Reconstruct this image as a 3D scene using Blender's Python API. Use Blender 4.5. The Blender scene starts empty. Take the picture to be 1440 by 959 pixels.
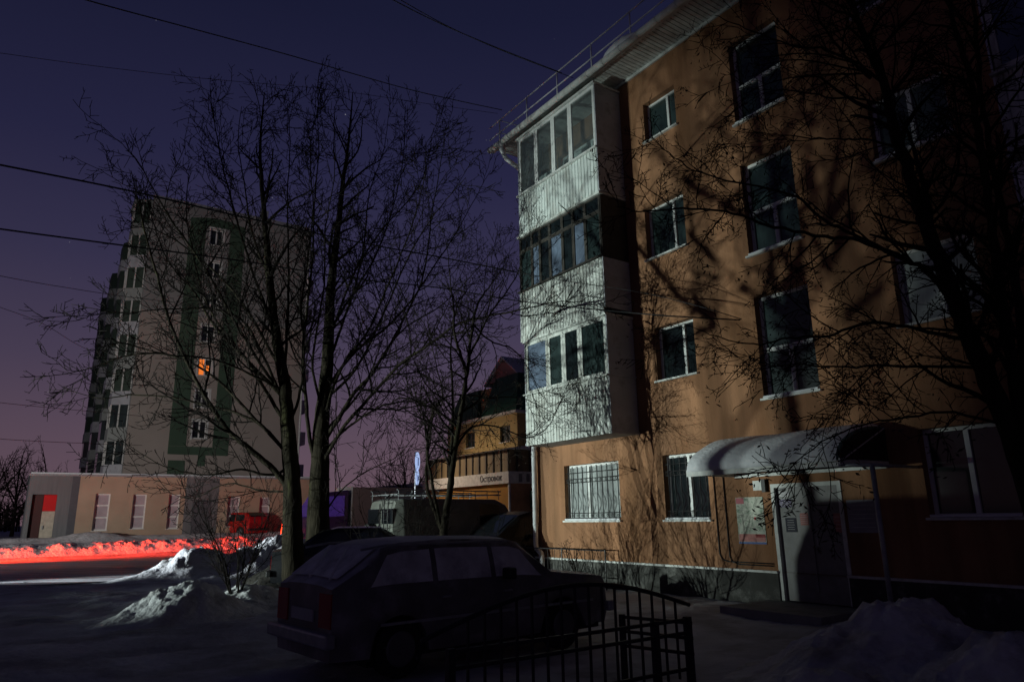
import bpy, math, random
from mathutils import Vector, Matrix, noise
C = bpy.context; S = C.scene; col = S.collection
random.seed(7)

# ------------------------------------------------------------------ camera frame
FPX, PITCH, ROLL, FAZ, EYE = 991.145, 0.2441795, -0.01683057, -0.6031266, 1.65
_f = Vector((0, math.cos(PITCH), math.sin(PITCH))); _u = Vector((0, -math.sin(PITCH), math.cos(PITCH))); _x = Vector((1, 0, 0))
CX = _x*math.cos(ROLL)+_u*math.sin(ROLL); CU = -_x*math.sin(ROLL)+_u*math.cos(ROLL); CW = _f
EA = Vector((math.cos(-FAZ), math.sin(-FAZ), 0)); EB = Vector((-math.sin(-FAZ), math.cos(-FAZ), 0))
GROT = -FAZ
ORG = Vector((0, 0, EYE))
def ray(x, y): return CX*((x-720)/FPX)+CU*((479.5-y)/FPX)+CW
def atY(x, y, Y): d = ray(x, y); return ORG+d*(Y/d.y)
def W(a, b, z=0): return EA*a+EB*b+Vector((0, 0, z))
def gab(p): return p.dot(EA), p.dot(EB)
def onA(x, y, a): d = ray(x, y); t = a/d.dot(EA); p = ORG+d*t; return p.dot(EB), p.z
def onB(x, y, b): d = ray(x, y); t = b/d.dot(EB); p = ORG+d*t; return p.dot(EA), p.z
def lerp(a, b, t): return a+(b-a)*t
def sstep(a, b, t):
    t = max(0, min(1, (t-a)/(b-a))); return t*t*(3-2*t)
def fbm(x, y, z=0, o=4):
    s = 0; k = 1
    for i in range(o): s += noise.noise(Vector((x, y, z))*k)/k; k *= 2.03
    return s

# ------------------------------------------------------------------ materials
MATS = {}
def mat(name, base, rough=.7, metal=0, var=0, scale=4, bump=0, bscale=20, emit=None, estr=0, dirt=None, dscale=2, dlo=.45, dhi=.65, stretch=None, spec=.5, bdist=.02):
    if name in MATS: return MATS[name]
    m = bpy.data.materials.new(name); m.use_nodes = True; nt = m.node_tree; N = nt.nodes; L = nt.links
    p = N['Principled BSDF']; p.inputs['Base Color'].default_value = (*base, 1); p.inputs['Roughness'].default_value = rough; p.inputs['Metallic'].default_value = metal
    p.inputs['Specular IOR Level'].default_value = spec
    tc = N.new('ShaderNodeTexCoord'); mp = N.new('ShaderNodeMapping'); L.new(tc.outputs['Object'], mp.inputs[0])
    if stretch: mp.inputs['Scale'].default_value = stretch
    last = None
    if var:
        n = N.new('ShaderNodeTexNoise'); n.inputs['Scale'].default_value = scale; n.inputs['Detail'].default_value = 8; L.new(mp.outputs[0], n.inputs[0])
        r = N.new('ShaderNodeValToRGB'); L.new(n.outputs[0], r.inputs[0])
        r.color_ramp.elements[0].position = .32; r.color_ramp.elements[1].position = .68
        r.color_ramp.elements[0].color = (*[c*(1-var) for c in base], 1); r.color_ramp.elements[1].color = (*[min(1, c*(1+var*.6)) for c in base], 1)
        last = r.outputs[0]
    if dirt:
        n = N.new('ShaderNodeTexNoise'); n.inputs['Scale'].default_value = dscale; n.inputs['Detail'].default_value = 10; n.inputs['Roughness'].default_value = .65; L.new(mp.outputs[0], n.inputs[0])
        mr = N.new('ShaderNodeMapRange'); mr.inputs[1].default_value = dlo; mr.inputs[2].default_value = dhi; L.new(n.outputs[0], mr.inputs[0])
        mx = N.new('ShaderNodeMixRGB'); L.new(mr.outputs[0], mx.inputs[0]); mx.inputs[1].default_value = (*base, 1)
        if last: L.new(last, mx.inputs[1])
        mx.inputs[2].default_value = (*dirt, 1); last = mx.outputs[0]
    if last: L.new(last, p.inputs['Base Color'])
    if bump:
        n = N.new('ShaderNodeTexNoise'); n.inputs['Scale'].default_value = bscale; n.inputs['Detail'].default_value = 8; L.new(mp.outputs[0], n.inputs[0])
        b = N.new('ShaderNodeBump'); b.inputs['Strength'].default_value = bump; b.inputs['Distance'].default_value = bdist; L.new(n.outputs[0], b.inputs['Height']); L.new(b.outputs[0], p.inputs['Normal'])
    if emit:
        p.inputs['Emission Color'].default_value = (*emit, 1); p.inputs['Emission Strength'].default_value = estr
    MATS[name] = m; return m
def glass(name, tint=(.6, .7, .7), trans=.55, rough=.06):
    m = bpy.data.materials.new(name); m.use_nodes = True; nt = m.node_tree; N = nt.nodes; L = nt.links
    N.remove(N['Principled BSDF']); df = N.new('ShaderNodeBsdfDiffuse'); df.inputs[0].default_value = (.3, .36, .37, 1); t = N.new('ShaderNodeBsdfTransparent'); t.inputs[0].default_value = (*[c*trans for c in tint], 1)
    g = N.new('ShaderNodeBsdfGlossy'); g.inputs['Roughness'].default_value = rough; g.inputs[0].default_value = (.9, .95, 1, 1)
    fr = N.new('ShaderNodeFresnel'); fr.inputs[0].default_value = 1.75
    mx = N.new('ShaderNodeMixShader'); L.new(fr.outputs[0], mx.inputs[0]); m2 = N.new('ShaderNodeMixShader'); m2.inputs[0].default_value = .2; L.new(t.outputs[0], m2.inputs[1]); L.new(df.outputs[0], m2.inputs[2]); L.new(m2.outputs[0], mx.inputs[1]); L.new(g.outputs[0], mx.inputs[2])
    L.new(mx.outputs[0], N['Material Output'].inputs[0]); MATS[name] = m; return m

def stucco_mat():
    """ochre painted render: blotches, faint panel joints every floor and drip streaks, all procedural"""
    m = mat('stucco_orange', (.325, .158, .080), .9, var=.4, scale=1.1, bump=.8, bscale=38, dirt=(.19, .08, .03), dscale=.9, dlo=.5, dhi=.75, stretch=(1, 1, .35), bdist=.015)
    N = m.node_tree.nodes; L = m.node_tree.links; p = N['Principled BSDF']; src = p.inputs['Base Color'].links[0].from_socket
    tc = N.new('ShaderNodeTexCoord'); mp = N.new('ShaderNodeMapping'); mp.inputs['Scale'].default_value = (3.2, 3.2, .22); L.new(tc.outputs['Object'], mp.inputs[0])
    n = N.new('ShaderNodeTexNoise'); n.inputs['Scale'].default_value = 1.3; n.inputs['Detail'].default_value = 9; L.new(mp.outputs[0], n.inputs[0])
    r = N.new('ShaderNodeMapRange'); r.inputs[1].default_value = .46; r.inputs[2].default_value = .78; r.inputs[4].default_value = .6; L.new(n.outputs[0], r.inputs[0])
    mx = N.new('ShaderNodeMixRGB'); L.new(r.outputs[0], mx.inputs[0]); L.new(src, mx.inputs[1]); mx.inputs[2].default_value = (.13, .065, .028, 1)
    L.new(mx.outputs[0], p.inputs['Base Color'])
    return m
M_ORANGE = stucco_mat()
M_PLINTH = mat('plinth_paint', (.06, .06, .055), .85, var=.4, scale=3, bump=.5, bscale=30, dirt=(.18, .18, .17), dscale=3, dlo=.55, dhi=.7)
M_WHITE = mat('white_trim', (.66, .68, .66), .55, var=.2, scale=5, dirt=(.35, .34, .3), dscale=6, dlo=.55, dhi=.8)
M_PVC = mat('white_window_frame', (.75, .77, .76), .4, var=.1, scale=8)
M_SIDING = mat('white_metal_siding', (.66, .72, .70), .5, var=.15, scale=3, dirt=(.27, .26, .22), dscale=2.4, dlo=.48, dhi=.75, stretch=(1, 1, .4))
M_SIDINGOLD = mat('weathered_siding', (.60, .63, .60), .6, var=.25, scale=3, dirt=(.15, .145, .12), dscale=3.2, dlo=.47, dhi=.72, stretch=(1, 1, .3))
M_SIDEPANEL = mat('grey_side_sheet', (.46, .48, .52), .6, var=.2, scale=2, dirt=(.18, .18, .18), dscale=4, dlo=.5, dhi=.8)
M_DARKWOOD = mat('dark_timber_frame', (.035, .03, .025), .7, var=.3, scale=8)
M_DARK = mat('black_metal', (.02, .02, .022), .55, var=.3, scale=10)
M_GALV = mat('galvanised_steel', (.38, .4, .42), .42, .3, var=.2, scale=10)
M_PANE = mat('dark_window_pane', (.012, .018, .02), .08, var=.4, scale=2, spec=.9)
M_PANEC = mat('curtained_pane', (.085, .12, .11), .22, var=.45, scale=2.2, stretch=(1, 1, .2), spec=.8)
M_PANET = mat('net_curtain_pane', (.028, .045, .045), .18, var=.5, scale=3, stretch=(1, 1, .2), spec=.8)
M_FROST = mat('frosted_glass', (.78, .8, .86), .6, var=.3, scale=3, bump=.3, bscale=60, dirt=(.2, .22, .28), dscale=2.2, dlo=.5, dhi=.75)
M_SNOW = mat('snow', (.78, .8, .84), .65, var=.08, scale=1.5, bump=.6, bscale=14, bdist=.03)
M_SNOWD = mat('ploughed_snow', (.7, .72, .75), .7, var=.15, scale=2, bump=.9, bscale=9, dirt=(.3, .29, .27), dscale=1.6, dlo=.5, dhi=.72, bdist=.05)
M_BARK = mat('bark', (.024, .020, .014), .9, var=.5, scale=9, bump=1, bscale=16, dirt=(.08, .08, .035), dscale=3, dlo=.58, dhi=.78, stretch=(1, 1, .25), bdist=.03, spec=.08)
M_TWIG = mat('twig_bark', (.014, .011, .010), .9, spec=.1)
M_SEED = mat('dried_seed_clusters', (.04, .028, .016), .9)
M_CABLE = mat('cable_rubber', (.012, .012, .015), .6)
M_GLASS = glass('balcony_glass', (.8, .9, .9), .85)
M_CURT = mat('white_curtain_pane', (.33, .36, .36), .25, var=.45, scale=3, stretch=(1, 1, .12), spec=.6)
M_REDGL = mat('red_lamp_glass', (.35, .01, .01), .2, spec=.8)
M_TYRE = mat('tyre_rubber', (.02, .02, .02), .85, dirt=(.3, .3, .32), dscale=7, dlo=.6, dhi=.8)
M_RIM = mat('steel_rim', (.16, .16, .17), .5, .4)
M_CARGL = mat('car_glass', (.01, .012, .015), .06, spec=.9)

# ------------------------------------------------------------------ objects
def tag(o, label=None, cat=None, group=None, kind=None):
    if label: o['label'] = label
    if cat: o['category'] = cat
    if group: o['group'] = group
    if kind: o['kind'] = kind
    return o
def empty(name, loc, rz=0, label=None, cat=None, group=None):
    o = bpy.data.objects.new(name, None); col.objects.link(o); o.location = loc; o.rotation_euler = (0, 0, rz); o.empty_display_size = .2
    return tag(o, label, cat, group)
class MB:
    def __init__(s): s.v = []; s.f = []
    def add(s, vs, fs):
        k = len(s.v); s.v += [tuple(v) for v in vs]; s.f += [tuple(i+k for i in f) for f in fs]; return s
    def quad(s, a, b, c, d): return s.add([a, b, c, d], [(0, 1, 2, 3)])
    def box(s, x0, x1, y0, y1, z0, z1):
        if x0 > x1: x0, x1 = x1, x0
        if y0 > y1: y0, y1 = y1, y0
        if z0 > z1: z0, z1 = z1, z0
        v = [(x, y, z) for x in (x0, x1) for y in (y0, y1) for z in (z0, z1)]
        return s.add(v, [(0, 1, 3, 2), (4, 6, 7, 5), (0, 4, 5, 1), (2, 3, 7, 6), (0, 2, 6, 4), (1, 5, 7, 3)])
    def prism(s, pts, ax, lo, hi):
        """polygon pts (2D) extruded along axis ax ('x': pts are y,z; 'y': x,z; 'z': x,y)"""
        def mk(p, t): return (t, p[0], p[1]) if ax == 'x' else ((p[0], t, p[1]) if ax == 'y' else (p[0], p[1], t))
        n = len(pts); v = [mk(p, lo) for p in pts]+[mk(p, hi) for p in pts]
        f = [tuple(range(n))[::-1], tuple(range(n, 2*n))]+[(i, (i+1) % n, n+(i+1) % n, n+i) for i in range(n)]
        return s.add(v, f)
    def tube(s, P, R, n=6, caps=True):
        P = [Vector(p) for p in P]
        if not hasattr(R, '__len__'): R = [R]*len(P)
        k0 = len(s.v); N = len(P); ref = None
        for i, p in enumerate(P):
            t = (P[min(i+1, N-1)]-P[max(i-1, 0)])
            if t.length < 1e-6: t = Vector((0, 0, 1))
            t.normalize()
            if ref is None:
                ref = t.orthogonal().normalized()
            ref = (ref-t*ref.dot(t))
            if ref.length < 1e-5: ref = t.orthogonal()
            ref.normalize(); q = t.cross(ref)
            for j in range(n):
                an = 2*math.pi*j/n; d = ref*math.cos(an)+q*math.sin(an); s.v.append(tuple(p+d*R[i]))
        for i in range(N-1):
            for j in range(n):
                a = k0+i*n+j; b = k0+i*n+(j+1) % n; s.f.append((a, b, b+n, a+n))
        if caps and n > 3:
            s.f.append(tuple(k0+j for j in range(n))[::-1]); s.f.append(tuple(k0+(N-1)*n+j for j in range(n)))
        return s
    def build(s, name, m, parent=None, smooth=False, bevel=0, loc=None, rz=0):
        me = bpy.data.meshes.new(name); me.from_pydata(s.v, [], s.f); me.update()
        if m: me.materials.append(m)
        o = bpy.data.objects.new(name, me); col.objects.link(o)
        if parent: o.parent = parent
        if loc is not None: o.location = loc; o.rotation_euler = (0, 0, rz)
        if smooth: me.polygons.foreach_set('use_smooth', [True]*len(me.polygons))
        if bevel:
            b = o.modifiers.new('bevel', 'BEVEL'); b.width = bevel; b.segments = 2; b.limit_method = 'ANGLE'
        return o
def copy_tree(o, parent=None):
    c = o.copy(); col.objects.link(c); c.parent = parent
    for ch in list(o.children): copy_tree(ch, c)
    return c
def text_mesh(txt, size, name, m, parent, M, extr=.004):
    cu = bpy.data.curves.new(name, 'FONT'); cu.body = txt; cu.size = size; cu.extrude = extr; cu.align_x = 'CENTER'; cu.align_y = 'CENTER'
    t = bpy.data.objects.new(name+'_curve', cu); col.objects.link(t); C.view_layer.update()
    me = bpy.data.meshes.new_from_object(t.evaluated_get(C.evaluated_depsgraph_get())); bpy.data.objects.remove(t); me.name = name
    me.materials.clear(); me.materials.append(m)
    o = bpy.data.objects.new(name, me); col.objects.link(o); o.parent = parent; o.matrix_local = M
    return o

def wall_holes(mb, mp, u0, u1, v0, v1, holes, depth):
    """wall face with openings and reveals; mp(u, v, d) -> point, d = depth into the wall"""
    us = sorted({u0, u1, *[h[0] for h in holes], *[h[1] for h in holes]}); vs = sorted({v0, v1, *[h[2] for h in holes], *[h[3] for h in holes]})
    us = [u for u in us if u0 <= u <= u1]; vs = [v for v in vs if v0 <= v <= v1]
    for i in range(len(us)-1):
        for j in range(len(vs)-1):
            cu = (us[i]+us[i+1])/2; cv = (vs[j]+vs[j+1])/2
            if any(h[0] < cu < h[1] and h[2] < cv < h[3] for h in holes): continue
            mb.quad(mp(us[i], vs[j], 0), mp(us[i+1], vs[j], 0), mp(us[i+1], vs[j+1], 0), mp(us[i], vs[j+1], 0))
    for a, b, c, d in holes:
        mb.quad(mp(a, c, 0), mp(a, d, 0), mp(a, d, depth), mp(a, c, depth)); mb.quad(mp(b, c, 0), mp(b, c, depth), mp(b, d, depth), mp(b, d, 0))
        mb.quad(mp(a, c, 0), mp(a, c, depth), mp(b, c, depth), mp(b, c, 0)); mb.quad(mp(a, d, 0), mp(b, d, 0), mp(b, d, depth), mp(a, d, depth))

def bar(mb, mp, a, b, c, d, d0, d1):
    """box in wall coordinates u a..b, v c..d, depth d0..d1"""
    P = [mp(u, v, w) for u in (a, b) for v in (c, d) for w in (d0, d1)]
    mb.add(P, [(0, 1, 3, 2), (4, 6, 7, 5), (0, 4, 5, 1), (2, 3, 7, 6), (0, 2, 6, 4), (1, 5, 7, 3)])

def window(parent, mp, h, depth, fm, pm, mull=(.5,), trans=(), fw=.06, sill=True, sm=None, snow=False, transmull=None):
    a, b, c, d = h; f = MB(); e = .003
    f0, f1 = depth-.09, depth-.02
    bar(f, mp, a+e, a+fw, c+e, d-e, f0, f1); bar(f, mp, b-fw, b-e, c+e, d-e, f0, f1)
    bar(f, mp, a+fw, b-fw, c+e, c+fw, f0, f1); bar(f, mp, a+fw, b-fw, d-fw, d-e, f0, f1)
    top = d-fw
    for t in trans:
        bar(f, mp, a+fw, b-fw, lerp(c, d, t)-fw*.6, lerp(c, d, t)+fw*.6, f0, f1)
        if transmull: top = lerp(c, d, t)-fw*.6
    for t in mull: bar(f, mp, lerp(a, b, t)-fw*.6, lerp(a, b, t)+fw*.6, c+fw, top, f0-.004, f1-.004)
    w = f.build('window', fm, parent)
    p = MB(); q = depth-.05; p.quad(mp(a+fw*.5, c+fw*.5, q), mp(b-fw*.5, c+fw*.5, q), mp(b-fw*.5, d-fw*.5, q), mp(a+fw*.5, d-fw*.5, q)); p.build('pane', pm, w)
    if sill:
        s_ = MB(); bar(s_, mp, a-.04, b+.04, c-.035, c+.004, -.07, depth-.095); s_.build('sill', sm or M_WHITE, w)
        if snow:
            s_ = MB(); bar(s_, mp, a+.01, b-.01, c+.006, c+.05, -.05, depth-.1); s_.build('snow_strip', M_SNOW, w, bevel=.015)
    return w

def zigzag(mb, u0, u1, step, dep, fn, v0, v1):
    """corrugated sheet: fn(u, v, d)"""
    n = max(1, int(abs(u1-u0)/step)); us = []
    for i in range(n+1):
        u = lerp(u0, u1, i/n); us += [(u, 0)]
        if i < n: k = (u1-u0)/n; us += [(u+k*.78, 0), (u+k*.84, dep), (u+k*.94, dep)]
    k0 = len(mb.v)
    for u, d in us: mb.v.append(tuple(fn(u, v0, d))); mb.v.append(tuple(fn(u, v1, d)))
    for i in range(len(us)-1): a = k0+2*i; mb.f.append((a, a+2, a+3, a+1))

# ================================================================== SETTING: terrain, road
def rise(b): return .72*sstep(41.5, 47, b)
def gh(a, b):
    near = sstep(60, 25, b)
    h = rise(b)+.07*fbm(a*.35, b*.35, 1.3)*near+.022*fbm(a*2.1, b*2.1, 5)*near+.012*fbm(a*6, b*6, 8, 3)*near
    for c0, w_ in ((9.6, .22), (11.1, .22)): h -= .06*near*math.exp(-((b-c0-.35*math.sin(a*.3))/w_)**2)*sstep(9.5, 7, a)
    road = sstep(25.2, 26.4, b)*sstep(42.4, 41.4, b)
    h = h*(1-road)-.06*road
    return h
def axis(lo, hi, c0, c1, fine, g):
    out = [c0]; x = c0
    while x < c1: x += fine; out.append(x)
    s_ = fine
    while x < hi: s_ *= g; x += s_; out.append(x)
    x = c0; s_ = fine; left = []
    while x > lo: s_ *= g; x -= s_; left.append(x)
    return left[::-1]+out
def sheet(name, av, bv, fn, m, smooth=True):
    mb = MB(); n = len(bv)
    mb.v = [tuple(W(a, b, fn(a, b))) for a in av for b in bv]
    mb.f = [(i*n+j, (i+1)*n+j, (i+1)*n+j+1, i*n+j+1) for i in range(len(av)-1) for j in range(n-1)]
    return mb.build(name, m, smooth=smooth)
m_ground = mat('trampled_snow', (.62, .64, .7), .75, var=.25, scale=.9, bump=.8, bscale=7, dirt=(.26, .26, .28), dscale=.7, dlo=.47, dhi=.66, bdist=.05)
tag(sheet('ground', axis(-700, 700, -6, 20, .13, 1.18), axis(-300, 900, 1, 27, .13, 1.18), gh, m_ground), kind='structure')
def road_mat():
    m = mat('packed_icy_road', (.12, .115, .12), .42, var=.3, scale=3, bump=.5, bscale=10, bdist=.03)
    N = m.node_tree.nodes; L = m.node_tree.links; p = N['Principled BSDF']
    tc = N.new('ShaderNodeTexCoord'); mp = N.new('ShaderNodeMapping'); mp.inputs['Rotation'].default_value = (0, 0, -GROT); mp.inputs['Scale'].default_value = (.025, 1.3, 1)
    L.new(tc.outputs['Object'], mp.inputs[0]); n = N.new('ShaderNodeTexNoise'); n.inputs['Scale'].default_value = 1.6; n.inputs['Detail'].default_value = 7; L.new(mp.outputs[0], n.inputs[0])
    r = N.new('ShaderNodeValToRGB'); r.color_ramp.elements[0].position = .42; r.color_ramp.elements[1].position = .62; r.color_ramp.elements[0].color = (.13, .13, .14, 1); r.color_ramp.elements[1].color = (.62, .62, .66, 1)
    L.new(n.outputs[0], r.inputs[0]); L.new(r.outputs[0], p.inputs['Base Color'])
    rr = N.new('ShaderNodeMapRange'); rr.inputs[1].default_value = .4; rr.inputs[2].default_value = .6; rr.inputs[3].default_value = .28; rr.inputs[4].default_value = .75; L.new(n.outputs[0], rr.inputs[0]); L.new(rr.outputs[0], p.inputs['Roughness'])
    return m
tag(sheet('road', axis(-300, 300, -8, 20, .6, 1.2), [24.9+.35*i for i in range(49)], lambda a, b: .0+.012*fbm(a*.15, b*2.2, 3), road_mat()), kind='structure')

def pile(name, a0, a1, b0, b1, hf, label, cell=.09, m=None, cat='snow pile', group=None):
    """a snow heap as a height field over its own footprint, standing in the ground"""
    na = max(4, int((a1-a0)/cell)); nb = max(4, int((b1-b0)/cell)); base = W(a0, b0, 0); mb = MB()
    o = empty_origin = base
    for i in range(na+1):
        for j in range(nb+1):
            a = lerp(a0, a1, i/na); b = lerp(b0, b1, j/nb); edge = min(i/na, 1-i/na, j/nb, 1-j/nb)
            h = hf(a, b); z = lerp(-.25, gh(a, b)+h-.06, sstep(0, .06, edge))
            p = W(a, b, z)-o; lump = .05*min(1, h*2)
            p += Vector((noise.noise(Vector((a*4, b*4, 1))), noise.noise(Vector((a*4, b*4, 7))), 0))*lump
            mb.v.append(tuple(p))
    n = nb+1
    mb.f = [(i*n+j, (i+1)*n+j, (i+1)*n+j+1, i*n+j+1) for i in range(na) for j in range(nb)]
    ob = mb.build(name, m or M_SNOWD, smooth=True, loc=base); ob.location = base
    return tag(ob, label, cat, group)
def lumps(a, b, k=1.0, s=3.0):
    d = noise.voronoi(Vector((a*s, b*s, 2.2)))[0]
    e = noise.voronoi(Vector((a*s*2.7, b*s*2.7, 4.2)))[0]
    return k*((.5-d[0])*.17+(.5-e[0])*.10+.11*fbm(a*1.2, b*1.2, 9)+.035*fbm(a*9, b*9, 4, 3))
def bump2(a, b, ca, cb, ra, rb, rot=0):
    c, s_ = math.cos(rot), math.sin(rot); x = ((a-ca)*c+(b-cb)*s_)/ra; y = (-(a-ca)*s_+(b-cb)*c)/rb
    return math.exp(-(x*x+y*y))

def pile_near(a, b):
    e = max(bump2(a, b, 2.7, 14.35, .95, .7)*.66, bump2(a, b, 4.1, 15.3, .9, .8)*.42)
    return e+lumps(a, b, min(1, e*2.0), 3.6)*.8+lumps(a, b, min(1, e*2), 8)*.25
pile('snow_pile', .4, 7.2, 12.2, 18, pile_near, 'low heap of shovelled snow lit yellowish in the left yard beside the shrub', .055)
def pile_road(a, b):
    e = max(bump2(a, b, 7.6, 24.5, 2.3, 1.2)*1.15, bump2(a, b, 5.0, 24.7, 1.6, .9)*.85, bump2(a, b, 11.5, 24.2, 2.6, 1.4)*1.15)
    return e+lumps(a, b, min(1, e*1.6), 2.4)*1.3
pile('snow_bank', .6, 15.5, 21.6, 27.2, pile_road, 'long lumpy bank of ploughed snow along the near road edge, lit white', .11, cat='snow bank')
def pile_door(a, b):
    e = max(bump2(a, b, 7.3, 4.0, 1.1, 1.0)*.8, bump2(a, b, 6.9, 2.6, 1.2, 1.2)*.72, bump2(a, b, 5.6, 3.6, 1.3, .9)*.48, bump2(a, b, 4.6, 1.2, 2.2, 1.5)*.45)
    return e+lumps(a, b, min(.9, e*1.6), 2.2)*.9+lumps(a, b, min(.9, e*1.6), 5.5)*.4
pile('snow_pile', 2.4, 10.2, -1.8, 6.2, pile_door, 'big dark snow heap in front of the entrance door in the right foreground', .06)
def pile_front(a, b):
    e = .28*math.exp(-((a-(2.6+.5*b))/.5)**2) if False else max(bump2(a, b, 3.15, 3.6, 1.3, .28, .5)*.26, bump2(a, b, 4.4, 3.7, .9, .3, .3)*.26)
    return e+lumps(a, b, min(.9, e*2), 4)*.8
pile('snow_ridge', 1.2, 6.0, 2.4, 4.8, pile_front, 'row of small snow lumps at the foot of the arched fence', .05, cat='snow ridge')
def ridge(a, b):
    e = (math.exp(-((b-26.3)/.22)**2)*.16+math.exp(-((b-27.4)/.2)**2)*.07)*max(0, .55+fbm(a*.6, b*.2, 6)); return e+lumps(a, b, e*2, 5)*.5
pile('snow_ridge', -4, 6, 25.7, 27.9, ridge, 'thin broken ridge of snow along the near edge of the road at the left', .07, cat='snow ridge')
def berm(a, b):
    e = math.exp(-(abs(b-43.9)/.95)**3)*(.42+.12*fbm(a*.5, 3, 1)); return e+lumps(a, b, min(1, e*2), 4.4)*.6+lumps(a, b, min(1, e*2), 9)*.4
pile('snow_berm', -22, 20, 42.0, 46.0, berm, 'knee high snow berm along the far road edge glowing red from tail lights', .09, cat='snow berm')
def pile_annex(a, b):
    e = max(bump2(a, b, 3.6, 47.0, 2.2, .7)*.55, math.exp(-((b-47.4)/.55)**2)*.32); return e+lumps(a, b, min(1, e*1.4), 2.2)*.6
pile('snow_drift', -4, 16, 45.6, 47.95, pile_annex, 'snow drift against the foot of the beige low annex', .16, cat='snow drift')
def dark_mound(a, b):
    e = max(bump2(a, b, 7.0, 20.2, 1.5, 1.0)*.95, bump2(a, b, 8.6, 20.8, 1.4, 1.1)*.9); return e+lumps(a, b, min(1, e*1.4), 2.4)
m_dirt = mat('frozen_soil_and_brush', (.05, .045, .04), .95, var=.5, scale=3, bump=1, bscale=9, dirt=(.25, .25, .27), dscale=2.5, dlo=.6, dhi=.72, bdist=.05)
pile('soil_mound', 5.0, 11.2, 18.6, 22.6, dark_mound, 'dark mound of frozen soil and brush behind the left tree trunks', .1, m_dirt, 'soil mound')

def shade_bank(a, b):  # added out of view to keep the headlight beams off the yard ground
    e = math.exp(-((a+13.6)/.8)**2)*(.99+.05*fbm(b*.8, 1, 4))*sstep(9, 11, b)*sstep(35, 33, b); return e+lumps(a, b, .3*e, 2)*.4
pile('snow_bank', -16, -11.4, 8, 36, shade_bank, 'added unseen snow bank beyond the left edge shading the yard from the headlights', .14, cat='snow bank')

# ================================================================== ORANGE APARTMENT BUILDING
FA = 11.554                       # facade plane
B0, B1 = -9.0, 15.75              # right and left ends
ZP, ZS = .60, 12.48               # plinth top, soffit
bld = empty('apartment_building', W(FA, B1, 0), GROT, 'four storey ochre rendered apartment building with white glazed balconies and snowy entrance canopy', 'apartment building')
def L_(a, b, z): return Vector((a-FA, b-B1, z))          # building local coordinates
fmap = lambda u, v, d: L_(FA+d, u, v)                    # facade: u = b, v = z
wins = []
wins += [(12.45, 14.5, 1.53, 2.90, 'g')]; wins += [(9.81, 11.04, 1.53, 2.90, 'g')]
wins += [(9.87, 11.02, 4.55, 5.78, 's'), (9.87, 11.08, 7.45, 8.75, 's'), (9.88, 10.9, 10.43, 11.47, 's')]
wins += [(7.12, 8.3, 3.76, 5.79, 't'), (7.12, 8.3, 6.65, 8.66, 't'), (7.12, 8.3, 9.59, 11.51, 't')]
wins += [(4.31, 5.57, 1.53, 2.88, 'b'), (4.31, 5.57, 4.56, 5.83, 'b'), (4.31, 5.57, 7.49, 8.67, 'b'), (4.31, 5.57, 10.4, 11.55, 'b')]
for z in (1.53, 4.56, 7.49, 10.4): wins += [(-2.6, -1.2, z, z+1.3, 'b'), (-6.2, -4.8, z, z+1.3, 'b')]
balc_z = [(3.42, 4.72, 6.13), (6.2, 7.5, 9.0), (9.3, 10.45, 12.2)]
bdoors = [(12.3, 14.3, 3.5, 5.8), (12.3, 14.3, 6.4, 8.6), (12.3, 14.3, 9.4, 11.6)]
door = (6.96, 8.35, .12, 2.16)
holes = [w[:4] for w in wins]+bdoors+[(door[0], door[1], ZP, door[3])]
mb = MB(); wall_holes(mb, fmap, B0, B1, ZP, ZS, holes, .24)
# end wall at the far corner, back and right walls
mb.quad(L_(FA, B1, 0), L_(FA, B1, ZS), L_(FA+12, B1, ZS), L_(FA+12, B1, 0))
mb.quad(L_(FA, B0, 0), L_(FA+12, B0, 0), L_(FA+12, B0, ZS), L_(FA, B0, ZS))
mb.quad(L_(FA+12, B0, 0), L_(FA+12, B1, 0), L_(FA+12, B1, ZS), L_(FA+12, B0, ZS))
mb.build('wall', M_ORANGE, bld)
mb = MB(); pa = FA-.05
for b0_, b1_ in ((B0, door[0]), (door[1], B1)): mb.box(*[v for p in ((pa-FA, .1), (b0_-B1, b1_-B1+.03), (-.1, ZP-.02)) for v in p])
mb.build('plinth', M_PLINTH, bld)
mb = MB()
for b0_, b1_ in ((B0, door[0]), (door[1], B1)): mb.box(-.075, .0-.003, b0_-B1, b1_-B1+.05, ZP-.02, ZP+.02)
pl = mb.build('plinth_flashing', M_WHITE, bld)
# balconies' recess filling: doors behind the glass
def wpane(kind, i): return {'g': M_PANET, 's': M_PANE, 't': M_PANET, 'b': M_PANEC}[kind] if i % 3 else M_PANE
pm_over = {5: M_PANET, 6: M_PANET, 7: M_PANE, 9: M_CURT, 8: M_PANE, 10: M_PANEC, 0: M_CURT, 1: M_PANE, 3: M_PANET, 4: M_PANET}
for i, w in enumerate(wins):
    h, k = w[:4], w[4]; pm = pm_over.get(i, wpane(k, i))
    if k == 't': o = window(bld, fmap, h, .24, M_PVC, pm, mull=(.5,), trans=(.47,), transmull=True, fw=.065, snow=True)
    elif k == 's': o = window(bld, fmap, h, .24, M_PVC, pm, mull=(.36,), trans=(), fw=.05)
    elif k == 'g': o = window(bld, fmap, h, .24, M_PVC, pm, mull=(.62,) if h[1]-h[0] > 1.5 else (.5,), fw=.06, snow=True)
    else: o = window(bld, fmap, h, .24, M_PVC, pm, mull=(.5,), fw=.06, snow=(i % 2 == 0))
    if i == 3: pass
for h in bdoors: window(bld, fmap, h, .24, M_PVC, M_PANET, mull=(.35, .7), fw=.07, sill=False)
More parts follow.
